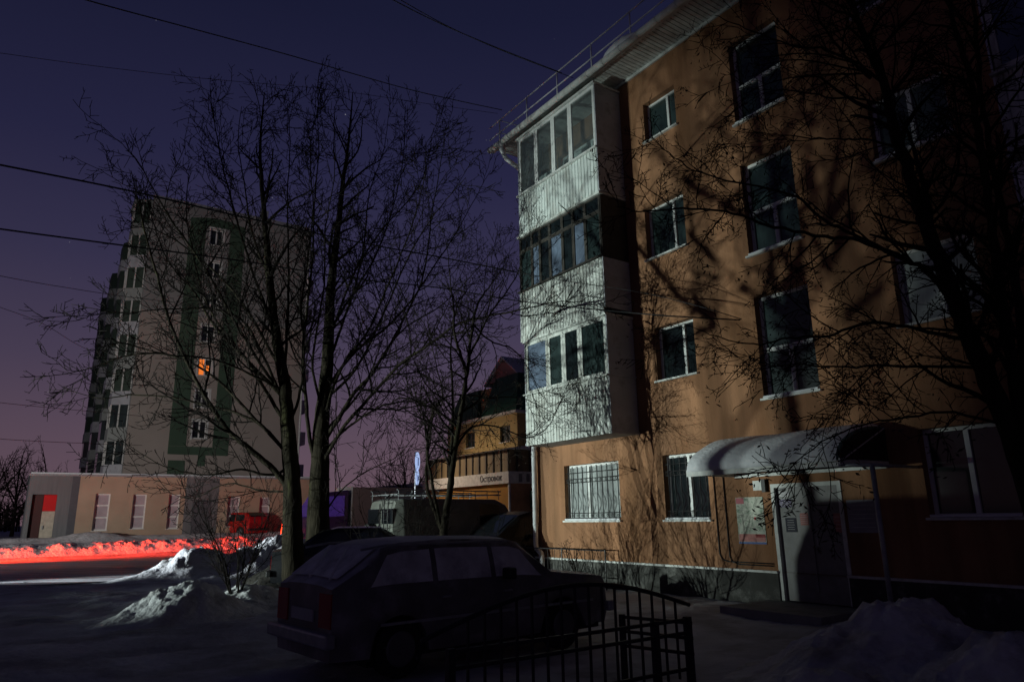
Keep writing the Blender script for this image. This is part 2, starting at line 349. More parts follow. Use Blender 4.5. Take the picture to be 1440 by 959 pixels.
# grilles on the two ground floor windows
for i, (b0_, b1_, z0, z1) in enumerate([w[:4] for w in wins[:2]]):
    g = MB(); d = .05; r = .010
    n = 11 if i == 0 else 7
    for q in (z0+.06, z0+.93, z0+1.02, z1-.2): g.tube([fmap(b0_+.02, q, d), fmap(b1_-.02, q, d)], r, 5)
    g.tube([fmap(b0_+.02, z0+.18, d), fmap(b1_-.02, z0+.18, d)], r, 5)
    for j in range(n):
        u = lerp(b0_+.1, b1_-.1, j/(n-1)); P = []
        for t in range(17):
            v = lerp(z0+.04, z1-.04, t/16); s_ = 0
            if .2 < v-z0 < .62: s_ = math.sin((v-z0-.2)/.42*math.pi)*.075
            P.append(fmap(u-s_, v, d-s_*.9))
        g.tube(P, r, 5, False)
        for rr_, zz in ((.03, z0+.975), (.028, z0+.12)):
            g.tube([fmap(u+.05+rr_*math.cos(k*math.pi/4), zz+rr_*math.sin(k*math.pi/4), d) for k in range(9)], .005, 4, False)
    g.build('window_grille', M_DARK, bld, smooth=True)
# eave: soffit slats, fascia, gutter, snow
GA, GZ = FA-.98, 12.40; EB1 = 16.3
mb = MB(); fn = lambda u, v, d: L_(v, u, ZS-.02+d)
zigzag(mb, B0, EB1-.1, .11, .02, fn, GA+.1, FA+.02); mb.build('soffit', M_WHITE, bld)
mb = MB(); mb.box(GA+.02-FA, GA+.10-FA, B0-B1, EB1-B1, ZS-.09, ZS+.06); mb.build('fascia', M_WHITE, bld)
mb = MB(); mb.box(-.045, -.003, B0-B1, 0, ZS-.10, ZS-.022); mb.build('cornice_moulding', M_WHITE, bld)
mb = MB(); mb.tube([L_(GA-.06, B0, GZ+.02), L_(GA-.06, EB1, GZ+.02)], .085, 12)
for k in range(0, 42): b_ = EB1-.4-k*.6; mb.tube([L_(GA-.06, b_, GZ+.02), L_(GA-.06, b_+.03, GZ+.02)], .093, 12)
mb.build('gutter', M_WHITE, bld, smooth=True)
mb = MB(); mb.prism([(GA-FA+.02, ZS+.06), (5.5, ZS+2.0), (12.6, ZS-.0)], 'y', B0-B1, EB1-B1-.03); mb.build('roof', mat('roof_sheet', (.25, .26, .28), .6, .3, var=.2), bld)
mb = MB()                                                      # snow lump caught behind the gutter
rp = []
for k in range(15):
    t = k/14; rr_ = .05+.16*math.sin(math.pi*t)**.7*(1+.3*noise.noise(Vector((k*.7, 2, 2)))); rp.append((L_(GA+.02, 11.2-1.2*t, ZS+.03+rr_*.3), rr_*.72))
mb.tube([p for p, r in rp], [r for p, r in rp], 12); mb.build('roof_snow', M_SNOW, bld, smooth=True)
# railing on the roof edge
rl = MB(); RA = GA+.12; zr0 = ZS+.06
posts = [16.0-1.42*i for i in range(17)]
for q in (.42, .84): rl.tube([L_(RA, 16.55, zr0+q), L_(RA, B0, zr0+q)], .021, 6)
rl.tube([L_(RA, 16.5, zr0+.08), L_(RA, B0, zr0+.08)], .012, 6)
for q in (.42, .84): rl.tube([L_(RA, 16.0, zr0+q), L_(RA+3, 16.0, zr0+q+.2)], .014, 6)
o = rl.build('roof_railing', mat('pale_railing_paint', (.75, .75, .8), .5, var=.15), bld, smooth=True)
for b_ in posts:
    p_ = MB(); p_.tube([L_(RA, b_, zr0-.12), L_(RA, b_, zr0+.86)], .022, 6); p_.build('post', MATS['pale_railing_paint'], o, smooth=True)
# downpipes
def downpipe(b_):
    mb = MB(); a_ = FA-.14
    mb.tube([L_(GA-.06, b_+.02, GZ-.03), L_(GA-.06, b_+.02, GZ-.3), L_(FA-.4, b_-.01, GZ-.62), L_(FA-.16, b_-.05, GZ-.85)] if False else
            [L_(GA-.06, b_+.05, GZ-.02), L_(GA-.05, b_+.05, GZ-.22), L_(GA+.12, b_+.05, GZ-.46), L_(FA-.3, b_+.02, GZ-.72), L_(a_, b_, GZ-.95), L_(a_, b_, 6), L_(a_, b_, .95), L_(a_-.02, b_-.05, .84), L_(a_-.06, b_-.30, .72), L_(a_-.08, b_-.36, .6), L_(a_-.08, b_-.36, .25)], .068, 12)
    mb.tube([L_(GA-.06, b_+.05, GZ+.0), L_(GA-.055, b_+.05, GZ-.13)], [.13, .075], 12)
    for z in (1.4, 3.2, 5, 7, 9, 10.8): mb.tube([L_(a_, b_, z), L_(a_, b_, z+.04)], .078, 12)
    mb.build('downpipe', mat('painted_pipe', (.72, .74, .76), .45, .1, var=.12, scale=8), bld, smooth=True)
downpipe(15.62)
mb = MB(); mb.tube([L_(FA-.25, 15.22, .05), L_(FA-.28, 15.2, .22), L_(FA-.3, 15.15, .34)], [.26, .22, .05], 10); mb.build('ice_lump', M_SNOWD, bld, smooth=True)

# balconies -------------------------------------------------------
def balcony(bl, br, z0, zs, zt, style, prot=.86):
    """bl = far end, br = near end, z0 floor, zs sill, zt top"""
    fa = FA-prot; side = M_SIDEPANEL
    fr = lambda u, v, d: L_(fa+d, u, v)
    m_front = {'new': M_SIDING, 'timber': M_SIDINGOLD, 'old': M_SIDINGOLD}[style]
    mb = MB(); zigzag(mb, bl, br, .115, .018, fr, z0, zs-.03)
    root = mb.build('balcony', m_front, bld)
    mb = MB(); mb.box(fa-FA+.02, -.005, br-B1, bl-B1, z0+.01, z0+.15); mb.build('slab', mat('concrete', (.3, .3, .29), .9, var=.2, bump=.3), root)
    sm = M_DARK if style == 'timber' else side
    for b_ in (br, bl):
        mb = MB(); sgn = -1 if b_ == br else 1
        mb.box(fa-FA, -.006, b_-B1, b_-B1+.025*sgn, z0, zs-.03 if style == 'timber' else zt)
        if style != 'timber':
            for zz in (zs-.02, z0+.01): mb.box(fa-FA-.012, -.005, b_-B1+.026*sgn, b_-B1+.05*sgn, zz, zz+.05)
        mb.build('side_panel', side, root)
    if style == 'timber':
        for b_ in (br, bl):
            mb = MB(); sgn = -1 if b_ == br else 1
            mb.box(fa-FA+.01, -.006, b_-B1, b_-B1+.02*sgn, zs, zt-.002); mb.build('side_panel', M_DARKWOOD, root)
    mb = MB(); mb.box(fa-FA-.07, fa-FA+.05, br-B1-.04, bl-B1+.04, zs-.028, zs+.012); mb.build('sill', M_WHITE if style == 'new' else M_SIDINGOLD if style == 'old' else M_DARKWOOD, root)
    mb = MB(); mb.box(fa-FA-.05, -.005, br-B1-.05, bl-B1+.05, zt, zt+.06); mb.build('top_cover', M_SIDINGOLD if style != 'new' else M_WHITE, root)
    fm = {'new': M_PVC, 'old': M_SIDINGOLD, 'timber': M_DARKWOOD}[style]; e = .02
    if style == 'new': cuts = [0, .245, .48, .70, 1]; fw = .075
    elif style == 'old': cuts = [0, .30, .50, .70, 1]; fw = .085
    else: cuts = [0, .16, .27, .40, .56, .69, .83, 1]; fw = .045
    zm = zt-.42
    for i in range(len(cuts)-1):
        u0 = lerp(bl-e, br+e, cuts[i]); u1 = lerp(bl-e, br+e, cuts[i+1]); rows = [(zs+.013, zt)] if style != 'timber' else [(zs+.013, zm-.002), (zm+.002, zt)]
        for r0, r1 in rows:
            f = MB(); U0, U1 = u0-.003, u1+.003
            bar(f, fr, U0, U0-fw, r0, r1-.002, .01, .06); bar(f, fr, U1+fw, U1, r0, r1-.002, .01, .06)
            bar(f, fr, U0-fw, U1+fw, r0, r0+fw, .01, .06); bar(f, fr, U0-fw, U1+fw, r1-fw-.002, r1-.002, .01, .06)
            w = f.build('window_sash', fm, root)
            w_ = MB(); w_.quad(fr(U0-fw*.5, r0+fw*.5, .035), fr(U1+fw*.5, r0+fw*.5, .035), fr(U1+fw*.5, r1-fw*.5, .035), fr(U0-fw*.5, r1-fw*.5, .035))
            pmat = M_GLASS
            if style == 'old': pmat = [M_FROSTP, M_PANET, M_PANE, M_PANET][i]
            if style == 'timber': pmat = [M_PANET, M_FROSTP, M_PANE, M_FROSTP, M_PANE, M_FROSTP, M_PANET][i] if r0 < zm-.1 else M_PANE
            pn = w_.build('pane', pmat, root)
    return root
M_FROSTP = mat('hazy_balcony_pane', (.13, .17, .24), .14, var=.35, scale=2, spec=1)
balcony(15.05, 11.72, 9.28, 10.46, 12.22, 'new')
balcony(15.1, 11.72, 6.35, 7.62, 9.2, 'timber', .85)
balcony(14.95, 11.72, 3.42, 4.75, 6.15, 'old', .84)
mb = MB(); zigzag(mb, 15.1, 11.72, .115, .018, lambda u, v, d: L_(FA-.87+d, u, v), 6.2, 6.36); mb.build('balcony_skirt', M_SIDINGOLD, bld)
for z0, zs, zt, st in ((9.28, 10.46, 12.22, 'new'), (6.35, 7.62, 9.2, 'old'), (3.42, 4.75, 6.15, 'new'),): balcony(3.35, .2, z0, zs, zt, st)
for b_, z_ in ((14.2, 10.6), (13.0, 10.6)):
    mb = MB(); mb.box(-.5, -.05, b_-B1-.35, b_-B1+.35, 9.45, 10.95); mb.build('cupboard', M_WHITE, bld)
# entrance ---------------------------------------------------------
mb = MB(); d0 = .03; mb.box(.06, .11, door[0]-B1+.06, door[1]-B1-.06, .12, door[3]-.07)
m_door = mat('grey_painted_steel_door', (.25, .245, .25), .55, var=.25, scale=3, dirt=(.2, .19, .18), dscale=4, dlo=.5, dhi=.7)
dr = mb.build('entrance_door', m_door, bld)
mb = MB()
for q in (door[0], door[1]-.07): mb.box(-.02, .14, q-B1, q-B1+.07, .12, door[3])
mb.box(-.02, .14, door[0]-B1+.07, door[1]-B1-.07, door[3]-.07, door[3]); mb.build('door_frame', M_WHITE, dr)
mb = MB(); mb.box(.035, .058, 7.62-B1, 7.66-B1, .3, 2.0); mb.build('door_edge_strip', m_door, dr)
mb = MB(); mb.tube([L_(FA+.03, 7.5, 1.0), L_(FA-.02, 7.5, 1.02), L_(FA-.02, 7.5, 1.25), L_(FA+.03, 7.5, 1.27)], .014, 6); mb.build('door_handle', M_GALV, dr, smooth=True)
m_paper = mat('paper', (.62, .6, .62), .8, var=.15, scale=12); m_pink = mat('pink_paper', (.5, .22, .2), .8, var=.2, scale=14); m_ink = mat('dark_ink', (.03, .03, .05), .7); m_blue = mat('blue_ink', (.10, .16, .4), .7)
def paper(name, b0_, b1_, z0, z1, m, label, a_=FA+.054, cat='notice'):
    o = empty(name, W(a_, (b0_+b1_)/2, z0), GROT, label, cat); w = (b1_-b0_)/2
    mb = MB(); mb.box(-.006, -.001, -w, w, 0, z1-z0); mb.build('sheet', m, o); return o, w, z1-z0
def lines(o, w, h, rows, m, z0=.1, z1=.9, t=.006, rnd=None):
    mb = MB(); rnd = rnd or random.Random(3)
    for i in range(rows):
        z = h*lerp(z0, z1, (i+.5)/rows); e = w*rnd.uniform(.55, .9); mb.box(-.009, -.0065, -e, e, z, z+t)
    mb.build('print', m, o)
o, w, h = paper('paper_notice', 8.02, 8.22, 1.93, 2.02, m_paper, 'white paper strip stuck high on the left of the entrance door'); lines(o, w, h, 3, m_ink, rnd=random.Random(1))
o, w, h = paper('paper_notice', 7.99, 8.23, 1.74, 1.88, mat('violet_paper', (.25, .22, .32), .8), 'dull violet notice below the white strip on the entrance door'); lines(o, w, h, 4, m_paper, rnd=random.Random(2))
o, w, h = paper('paper_notice', 7.93, 8.15, 1.3, 1.55, m_ink, 'small dark notice beside the door handle height on the entrance door'); lines(o, w, h, 5, m_paper, rnd=random.Random(4))
o, w, h = paper('paper_notice', 7.68, 7.84, 1.42, 1.63, m_pink, 'small pink leaflet in the middle of the entrance door'); lines(o, w, h, 5, m_paper, rnd=random.Random(5))
o, w, h = paper('paper_notice', 7.06, 7.2, 1.3, 1.62, m_pink, 'small reddish leaflet at the right edge of the entrance door'); lines(o, w, h, 4, m_paper, rnd=random.Random(6))
o, w, h = paper('house_number_plate', 8.55, 8.74, 2.06, 2.24, M_WHITE, 'small square white plate on the ochre wall above the map poster', FA-.002, 'plate')
o = empty('map_poster', W(FA-.002, 8.86, 1.08), GROT, 'pale map poster with pink header on the wall left of the entrance door', 'poster')
mb = MB(); mb.box(-.012, -.002, -.31, .31, 0, .86); mb.build('board', mat('map_print', (.52, .54, .46), .7, var=.25, scale=9, dirt=(.25, .33, .25), dscale=14, dlo=.52, dhi=.6), o)
rd = mat('red_print', (.5, .06, .07), .7)
for (y0, y1, z0, z1, m, nm) in ((.12, .30, .74, .85, mat('pink_print', (.5, .15, .18), .7), 'header_print'), (-.31, .31, .0, .035, m_blue, 'foot_print'), (-.30, .30, .04, .18, m_pink, 'legend_print'), (-.30, -.08, .12, .18, rd, 'stamp_print'), (-.13, -.08, .44, .49, rd, 'marker_print')):
    mb = MB(); mb.box(-.0145, -.0125, y0, y1, z0, z1); mb.build(nm, m, o)
mb = MB(); rnd = random.Random(5)
for k in range(26):
    y, z = rnd.uniform(-.28, .28), rnd.uniform(.2, .7); an = rnd.uniform(0, 3.1); l = rnd.uniform(.04, .14)
    mb.tube([(-.0135, y, z), (-.0135, max(-.3, min(.3, y+l*math.cos(an))), z+l*math.sin(an)*.7)], .0016, 3)
mb.build('street_lines_print', m_ink, o)
o, w, h = paper('notice_board', 6.36, 6.90, 1.3, 1.83, mat('grey_board', (.3, .29, .34), .7, var=.2), 'plain grey notice board on the dark wall right of the entrance door', FA-.002, 'notice board'); lines(o, w, h, 6, m_paper, t=.004, rnd=random.Random(9))
mb = MB()
for (b_, zl) in ((9.66, .74), (9.42, .70)):
    mb.tube([L_(FA-.02, b_, 2.42), L_(FA-.02, b_, zl+.14), L_(FA-.02, b_-.05, zl+.04), L_(FA-.02, b_-.2, zl), L_(FA-.02, 8.45, zl)], .012, 6)
mb.build('wall_cable', M_DARK, bld, smooth=True)
mb = MB(); mb.box(-.08, -.004, 8.42-B1, 8.5-B1, 2.02, 2.26); mb.build('intercom_box', M_DARK, bld)
# canopy
CBL, CBR, CA0 = 9.1, 6.1, 10.15
prof = []
for k in range(13):
    t = k/12*math.pi/2; prof.append((FA-(FA-CA0)*math.sin(t), 2.43+.55*math.cos(t)))
mb = MB(); n = len(prof)
pts = [(a_-FA, z) for a_, z in prof]; pin = [(a_*.97, z-.03) for a_, z in pts]
mb.prism(pts+pin[::-1], 'y', CBR-B1, CBL-B1); cn = mb.build('canopy', mat('canopy_sheet', (.1, .2, .19), .5, var=.2), bld, smooth=False)
mb = MB(); nb = 44; nk = 24
for j in range(nb+1):
    b_ = lerp(CBR+.02, CBL-.02, j/nb)
    for k in range(nk+1):
        t = k/nk*math.pi/2*1.02; e = min(1, j/2, (nb-j)/2, (nk-k+1)/2); th = (.06+.03*noise.noise(Vector((b_*1.3, t*2, 3))))*e+.008
        bul = .05*max(0, t-1.1)
        mb.v.append(tuple(L_(FA-(FA-CA0+th*.9+bul)*math.sin(t), b_, 2.43+(.55+th)*math.cos(t)-.02*(t > 1.5))))
for j in range(nb):
    for k in range(nk): q = j*(nk+1)+k; mb.f.append((q, q+1, q+nk+2, q+nk+1))
mb.build('snow_cover', M_SNOW, cn, smooth=True)
mb = MB()
for b_ in (CBR-.02, CBL+.0):
    mb.box(CA0-FA, -.01, b_-B1, b_-B1+.02, 2.33, 2.43)
    mb.tube([L_(CA0+.05, b_, 2.4), L_(FA-.02, b_, 2.95)], .014, 5)
mb.box(CA0-FA-.02, CA0-FA+.04, CBR-B1, CBL-B1, 2.31, 2.40); mb.box(-.07, -.01, CBR-B1, CBL-B1, 2.31, 2.37)
mb.build('canopy_frame', M_WHITE, cn)
mb = MB(); mb.prism([(CA0-FA+.06, 2.42)]+[(a_*.96, z-.035) for a_, z in pts[::-1] if a_ > (CA0-FA)*.98]+[(-.02, 2.42)], 'y', CBR-B1-.024, CBR-B1-.008); mb.build('end_panel', M_DARK, cn)
for b_ in (CBR-.45, ):
    mb = MB(); mb.tube([L_(CA0+.1, b_, -.05), L_(CA0+.1, b_, 2.3)], .035, 10); mb.tube([L_(CA0+.1, b_, 2.3), L_(CA0+.1, CBR+.3, 2.34)], .03, 8); mb.tube([L_(CA0+.1, b_, 2.3), L_(FA, b_, 2.3)], .025, 8); mb.build('canopy_post', M_GALV, cn, smooth=True)
mb = MB(); mb.box(-1.4, 0, 6.7-B1, 8.6-B1, -.1, .11); mb.build('doorstep', MATS['concrete'], bld)

# low yard fence by the corner, its dark bars doubling as its wall shadow
o = empty('low_fence_and_shadow', W(FA-.32, 14.2, 0), GROT, 'low black metal fence set at the wall by the downpipe, its bars doubling as its cast shadow', 'fence')
for z in (.25, .86): mb = MB(); mb.tube([(0, -1.5, z), (0, 1.7, z)], .014, 6); mb.build('rail', M_DARK, o)
for k in range(11): y = -1.35+k*.29; mb = MB(); mb.tube([(0, y, .24), (0, y, .87)], .008, 5); mb.build('bar', M_DARK, o)
for k in range(5): y = -1.5+k*.64; mb = MB(); mb.tube([(0, y, .25), (0, y+.3, .86), (0, y+.6, .25)], .007, 5); mb.build('brace', M_DARK, o)
for y in (-1.5, .1, 1.7): mb = MB(); mb.tube([(0, y, -.1), (0, y, .88)], .018, 6); mb.build('post', M_DARK, o)

# ================================================================== TOWER
TB, TA0, TA1, TZ0, TZ1 = 60.0, 6.1, 19.0, .0, 27.35
tw = empty('tower_block', W(TA0, TB, 0), GROT, 'tall nine storey tower block with dark green stripes and green side balconies beyond the road', 'apartment building')
T = lambda a, b, z: Vector((a-TA0, b-TB, z))
tmap = lambda u, v, d: T(u, TB+d, v)
m_tup = mat('tower_grey_panel', (.27, .275, .27), .85, var=.15, scale=.35, bump=.2, bscale=4); m_tlow = mat('tower_beige_panel', (.37, .33, .295), .85, var=.12, scale=.35, bump=.2, bscale=4)
m_tgreen = mat('tower_green_panel', (.055, .10, .065), .85, var=.2, scale=.5)
zc = [25.0, 22.1, 19.35, 16.6, 13.8, 11.2, 8.75]
twin = [(10.62, 11.66, z-.72, z+.72) for z in zc]
ZM = 17.9
def tw_part(name, v0, v1, m):
    mb = MB(); wall_holes(mb, tmap, TA0, TA1, v0, v1, [h for h in twin if h[2] >= v0-.01 and h[3] <= v1+.01], .25); mb.build(name, m, tw)
# split between windows so that no opening crosses the joint
tw_part('lower_wall', 5.0, ZM, m_tlow); tw_part('upper_wall', ZM, TZ1, m_tup)
mb = MB(); mb.quad(T(TA0, TB, 0), T(TA1, TB, 0), T(TA1, TB, 5), T(TA0, TB, 5)); mb.build('base_wall', mat('tower_teal_base', (.16, .2, .19), .85, var=.1), tw)
mb = MB(); BE = 100
mb.quad(T(TA0, TB, 0), T(TA0, TB, TZ1), T(TA0, BE, TZ1), T(TA0, BE, 0)); mb.quad(T(TA1, TB, 0), T(TA1, BE, 0), T(TA1, BE, TZ1), T(TA1, TB, TZ1)); mb.quad(T(TA0, BE, 0), T(TA1, BE, 0), T(TA1, BE, TZ1), T(TA0, BE, TZ1)); mb.quad(T(TA0, TB, TZ1-.02), T(TA1, TB, TZ1-.02), T(TA1, BE, TZ1-.02), T(TA0, BE, TZ1-.02))
mb.build('side_wall', m_tup, tw)
mb = MB(); mb.box(-.06, TA1-TA0+.06, -.06, .14, TZ1, TZ1+.28); mb.build('parapet', M_GALV, tw)
def strip(pts, m, name='stripe'):
    mb = MB(); mb.prism([(a-TA0, z) for a, z in pts], 'y', -.03, -.004); return mb.build(name, m, tw)
strip([(9.0, 6.8), (10.2, 6.8), (10.2, 24.0), (12.2, 24.0)][:0] or [(9.0, 7.4), (10.25, 7.4), (10.25, 26.1), (9.0, 26.1)], m_tgreen)
strip([(12.2, 7.4), (13.42, 7.4), (13.42, 26.1), (12.2, 26.1)], m_tgreen)
strip([(9.0, 6.75), (13.42, 6.75), (13.42, 7.39), (9.0, 7.39)], m_tgreen); strip([(9.1, 4.9), (10.3, 4.9), (10.3, 6.3), (9.1, 6.3)], m_tgreen); strip([(11.2, 5.9), (11.75, 5.9), (11.75, 6.74), (11.2, 6.74)], m_tgreen)
strip([(9.0, 26.11)]+[(lerp(9, 13.42, k/10), 26.3+.35*math.sin(math.pi*k/10)) for k in range(11)]+[(13.42, 26.11)], m_tgreen)
mb = MB(); mb.box(10.251-TA0, 12.199-TA0, -.03, -.004, 25.9, 26.1); mb.build('stripe', m_tgreen, tw)
# plaster course lines (real grooves) and window surrounds
for z in [7.6+2.78*k for k in range(7)]:
    for x0_, x1_ in ((0, 2.89), (7.33, TA1-TA0)): mb = MB(); mb.box(x0_, x1_, -.02, -.004, z, z+.06); mb.build('string_course', m_tup if z > ZM else m_tlow, tw)
m_lit = mat('lit_orange_curtain', (.5, .12, .02), .7, emit=(1, .23, .035), estr=.75, var=.3)
for i, h in enumerate(twin):
    w = window(tw, tmap, h, .25, M_PVC, M_PANE if i != 4 else M_PANET, mull=(.5,), fw=.09, sill=True)
    if i == 4:
        p = MB(); p.quad(tmap(h[0]+.05, h[2]+.05, .19), tmap((h[0]+h[1])/2-.05, h[2]+.05, .19), tmap((h[0]+h[1])/2-.05, h[3]-.05, .19), tmap(h[0]+.05, h[3]-.05, .19)); p.build('lit_pane', m_lit, w)
        p = MB(); p.quad(tmap((h[0]+h[1])/2+.12, h[2]+.45, .19), tmap(h[1]-.15, h[2]+.45, .19), tmap(h[1]-.15, h[3]-.55, .19), tmap((h[0]+h[1])/2+.12, h[3]-.55, .19)); p.build('lit_pane', m_lit, w)
    fr = MB(); a, b, c, d = h
    for q in ((a-.12, a, c-.1, d+.12), (b, b+.12, c-.1, d+.12), (a, b, d, d+.12)): bar(fr, tmap, *q, -.03, -.004)
    fr.build('surround', M_WHITE, w)
# stacked loggias on the side face, bays on the corner
m_bay = mat('bay_cladding', (.3, .33, .32), .8, var=.15); m_lgreen = mat('loggia_green', (.035, .06, .045), .8, var=.2)
for i, bb in enumerate((60.6, 70.5, 80.5, 90.5)):
    for k in range(8):
        z0 = 4.9+2.78*k; pr = 1.15 if i == 0 else .95
        mb = MB(); mb.prism([(-.004, bb-TB), (-pr, bb-TB+.9), (-pr, bb-TB+3.2), (-.004, bb-TB+4.0)], 'z', z0, z0+1.05)
        bal = mb.build('balcony', m_bay if (k+i) % 2 else M_SIDEPANEL, tw)
        mb = MB(); mb.prism([(-.006, bb-TB+.06), (-pr+.06, bb-TB+.93), (-pr+.06, bb-TB+3.1), (-.006, bb-TB+3.9)], 'z', z0+1.051, z0+2.779)
        mb.build('glazing', (m_lgreen if k > 1 else M_PANET), bal)
        if i == 0:
            for (x, y) in ((-.02, bb-TB+.02), (-.6, bb-TB+.46), (-pr, bb-TB+.9), (-pr, bb-TB+2.0)): mb = MB(); mb.box(x-.05, x+.05, y-.05, y+.05, z0+1.051, z0+2.779); mb.build('mullion', M_WHITE, bal)
mb = MB(); mb.prism([(-.004, .6), (-1.25, 1.45), (-1.25, 3.9), (-.004, 4.7)], 'z', TZ1-.15, TZ1+.15); mb.build('bay_roof', m_bay, tw)
for k in range(8):                                                # pale balcony edges on the right end
    z0 = 5.2+2.78*k; mb = MB(); mb.box(TA1-TA0+.004, TA1-TA0+.9, .8, 3.6, z0, z0+1.1); mb.build('balcony', M_WHITE if k % 2 else M_SIDEPANEL, tw)
mb = MB(); mb.tube([(TA1-TA0+.12, .05, 4), (TA1-TA0+.12, .05, TZ1)], .09, 8); mb.build('downpipe', M_WHITE, tw)
mb = MB(); mb.box(8.7, 9.3, .6, 1.3, TZ1, TZ1+1.3); mb.build('roof_vent', M_GALV, tw)

# ================================================================== ANNEX
AB = 48.0; AZ = 4.32
an = empty('low_annex', W(.4, AB, 0), GROT, 'single storey beige annex with tall white windows and a grey corner across the road', 'building')
A = lambda a, b, z: Vector((a-.4, b-AB, z)); amap = lambda u, v, d: A(u, AB+d, v)
m_beige = mat('annex_beige_render', (.45, .345, .25), .9, var=.12, scale=.8, bump=.3, bscale=25); m_agrey = mat('annex_grey_cladding', (.16, .17, .18), .7, var=.15, scale=2, stretch=(3, 3, .3)); m_agl = mat('annex_dark_cladding', (.09, .095, .11), .7, var=.1)
awin = [(3.66, 4.42, 1.27, 3.34), (5.6, 6.33, 1.33, 3.31), (7.54, 8.19, 1.29, 3.31), (10.97, 11.72, 1.35, 3.2), (12.95, 13.62, 1.4, 3.15), (15.0, 15.6, 1.4, 3.15)]
aent = (.61, 1.78, .55, 3.29)
def seg(u0, u1, m, name, holes=()):
    mb = MB(); wall_holes(mb, amap, u0, u1, -.2, AZ, [h for h in holes if u0 <= h[0] and h[1] <= u1], .22); mb.build(name, m, an)
seg(.4, 2.42, m_agrey, 'corner_cladding', [aent]); seg(2.42, 2.8, m_agl, 'dark_cladding'); seg(2.8, 7.95-.2+.5+.2, m_beige, 'wall', awin); seg(8.45, 10.4, m_agrey, 'grey_cladding'); seg(10.4, 17.5, m_beige, 'wall', awin)
mb = MB(); mb.quad(A(.4, AB, -.2), A(.4, AB, AZ), A(.4, AB+11.9, AZ), A(.4, AB+11.9, -.2)); mb.quad(A(17.5, AB, -.2), A(17.5, AB+11.9, -.2), A(17.5, AB+11.9, AZ), A(17.5, AB, AZ)); mb.quad(A(.4, AB+11.9, -.2), A(.4, AB+11.9, AZ), A(17.5, AB+11.9, AZ), A(17.5, AB+11.9, -.2)); mb.build('end_wall', m_agrey, an)
mb = MB(); mb.box(-.08, 17.2, -.08, 11.9, AZ, AZ+.1); mb.build('roof_edge', M_GALV, an)
mb = MB(); mb.box(.0, 17.1, .05, 11.8, AZ+.1, AZ+.2); mb.build('roof_snow', M_SNOW, an, bevel=.04)
m_apane = mat('blind_pane', (.44, .38, .42), .5, var=.15, scale=3); 
for h in awin: window(an, amap, h, .22, M_PVC, m_apane, mull=(), trans=(.35, .68), fw=.07)
# recessed entrance: red transom over a cream leaf
o = MB(); bar(o, amap, .64, 1.15, .55, 3.27, .17, .21); o.build('dark_recess_panel', mat('maroon_panel', (.06, .02, .02), .7), an)
o = MB(); bar(o, amap, 1.16, 1.77, 2.38, 3.27, .02, .08); o.build('red_transom', mat('red_panel', (.6, .01, .012), .5), an)
o = MB(); bar(o, amap, 1.16, 1.77, .55, 2.37, .02, .08); pn = o.build('cream_door', mat('cream_panel', (.5, .47, .38), .7, var=.2, scale=5), an)
o = MB(); bar(o, amap, 1.24, 1.30, 1.4, 1.6, -.03, .018); o.build('handle', M_GALV, pn)
o = MB(); bar(o, amap, 8.9, 10.0, .7, 2.9, -.02, -.004); o.build('side_door', m_agl, an)

# ================================================================== HOUSE WITH GREEN ROOF
HA, HB = 18.0, 26.5
hs = empty('green_roof_house', W(HA, HB, 0), GROT, 'yellow house with dark green mansard roof and lettered white band behind the building corner', 'house')
H_ = lambda a, b, z: Vector((a-HA, b-HB, z)); hA = lambda u, v, d: H_(HA+d, u, v); hB = lambda u, v, d: H_(u, HB+d, v)
m_hor = mat('house_orange_render', (.46, .235, .045), .9, var=.2, scale=1); m_hyel = mat('house_yellow_render', (.45, .34, .15), .9, var=.2, scale=1); m_hpk = mat('house_rose_render', (.36, .2, .12), .9, var=.2); m_hgreen = mat('green_roof_sheet', (.012, .085, .045), .45, .2, var=.2, scale=2)
LB, RA1 = 34.5, 30.0
mb = MB(); wall_holes(mb, hA, HB, LB, -.1, 3.1, [], .2); mb.build('ground_floor_wall', m_hor, hs)
mb = MB(); wall_holes(mb, hB, HA, RA1, -.1, 3.1, [(19.6, 20.9, -.05, 2.5)], .2); mb.build('ground_floor_wall', m_hpk, hs)
mb = MB(); mb.box(-.2, 1.2, -.2, LB-HB, 3.1, 3.62); mb.box(1.2, RA1-HA, -.2, 1.2, 3.1, 3.62); band = mb.build('terrace_band', M_WHITE, hs)
for k in range(16): mb = MB(); mb.box(.35+k*.42, .52+k*.42, -.235, -.203, 3.17, 3.52); mb.build('baluster', mat('baluster_render', (.2, .2, .21), .8), band)
mb = MB(); mb.box(.05, 1.6, .05, LB-HB, 3.62, 4.62); mb.box(1.6, RA1-HA, .05, 1.6, 3.62, 4.62); gal = mb.build('gallery_glazing', mat('gallery_blinds', (.22, .17, .09), .7, var=.4, scale=2, stretch=(1, 1, .1)), hs)
for k in range(13): y = .1+k*.62; mb = MB(); mb.box(.0, .049, y, y+.07, 3.622, 4.618); mb.build('mullion', M_DARKWOOD, gal)
for k in range(12): x = .4+k*.7; mb = MB(); mb.box(x, x+.07, .0, .049, 3.622, 4.618); mb.build('mullion', M_DARKWOOD, gal)
mb = MB(); mb.prism([(-.35, 4.62), (2.2, 5.0), (2.2, 4.62)], 'y', -.35, LB-HB); mb.build('gallery_roof', M_SNOW, hs)
mb = MB(); mb.prism([(-.34, 4.621), (2.0, 5.0), (2.0, 4.621)], 'x', 2.21, RA1-HA); mb.build('gallery_roof', M_SNOW, hs)
hU = lambda u, v, d: H_(HA+1.3+d, u, v)
mb = MB(); hw = (28.3, 29.2, 5.2, 6.0); hw2 = (31.6, 32.5, 5.2, 6.0)
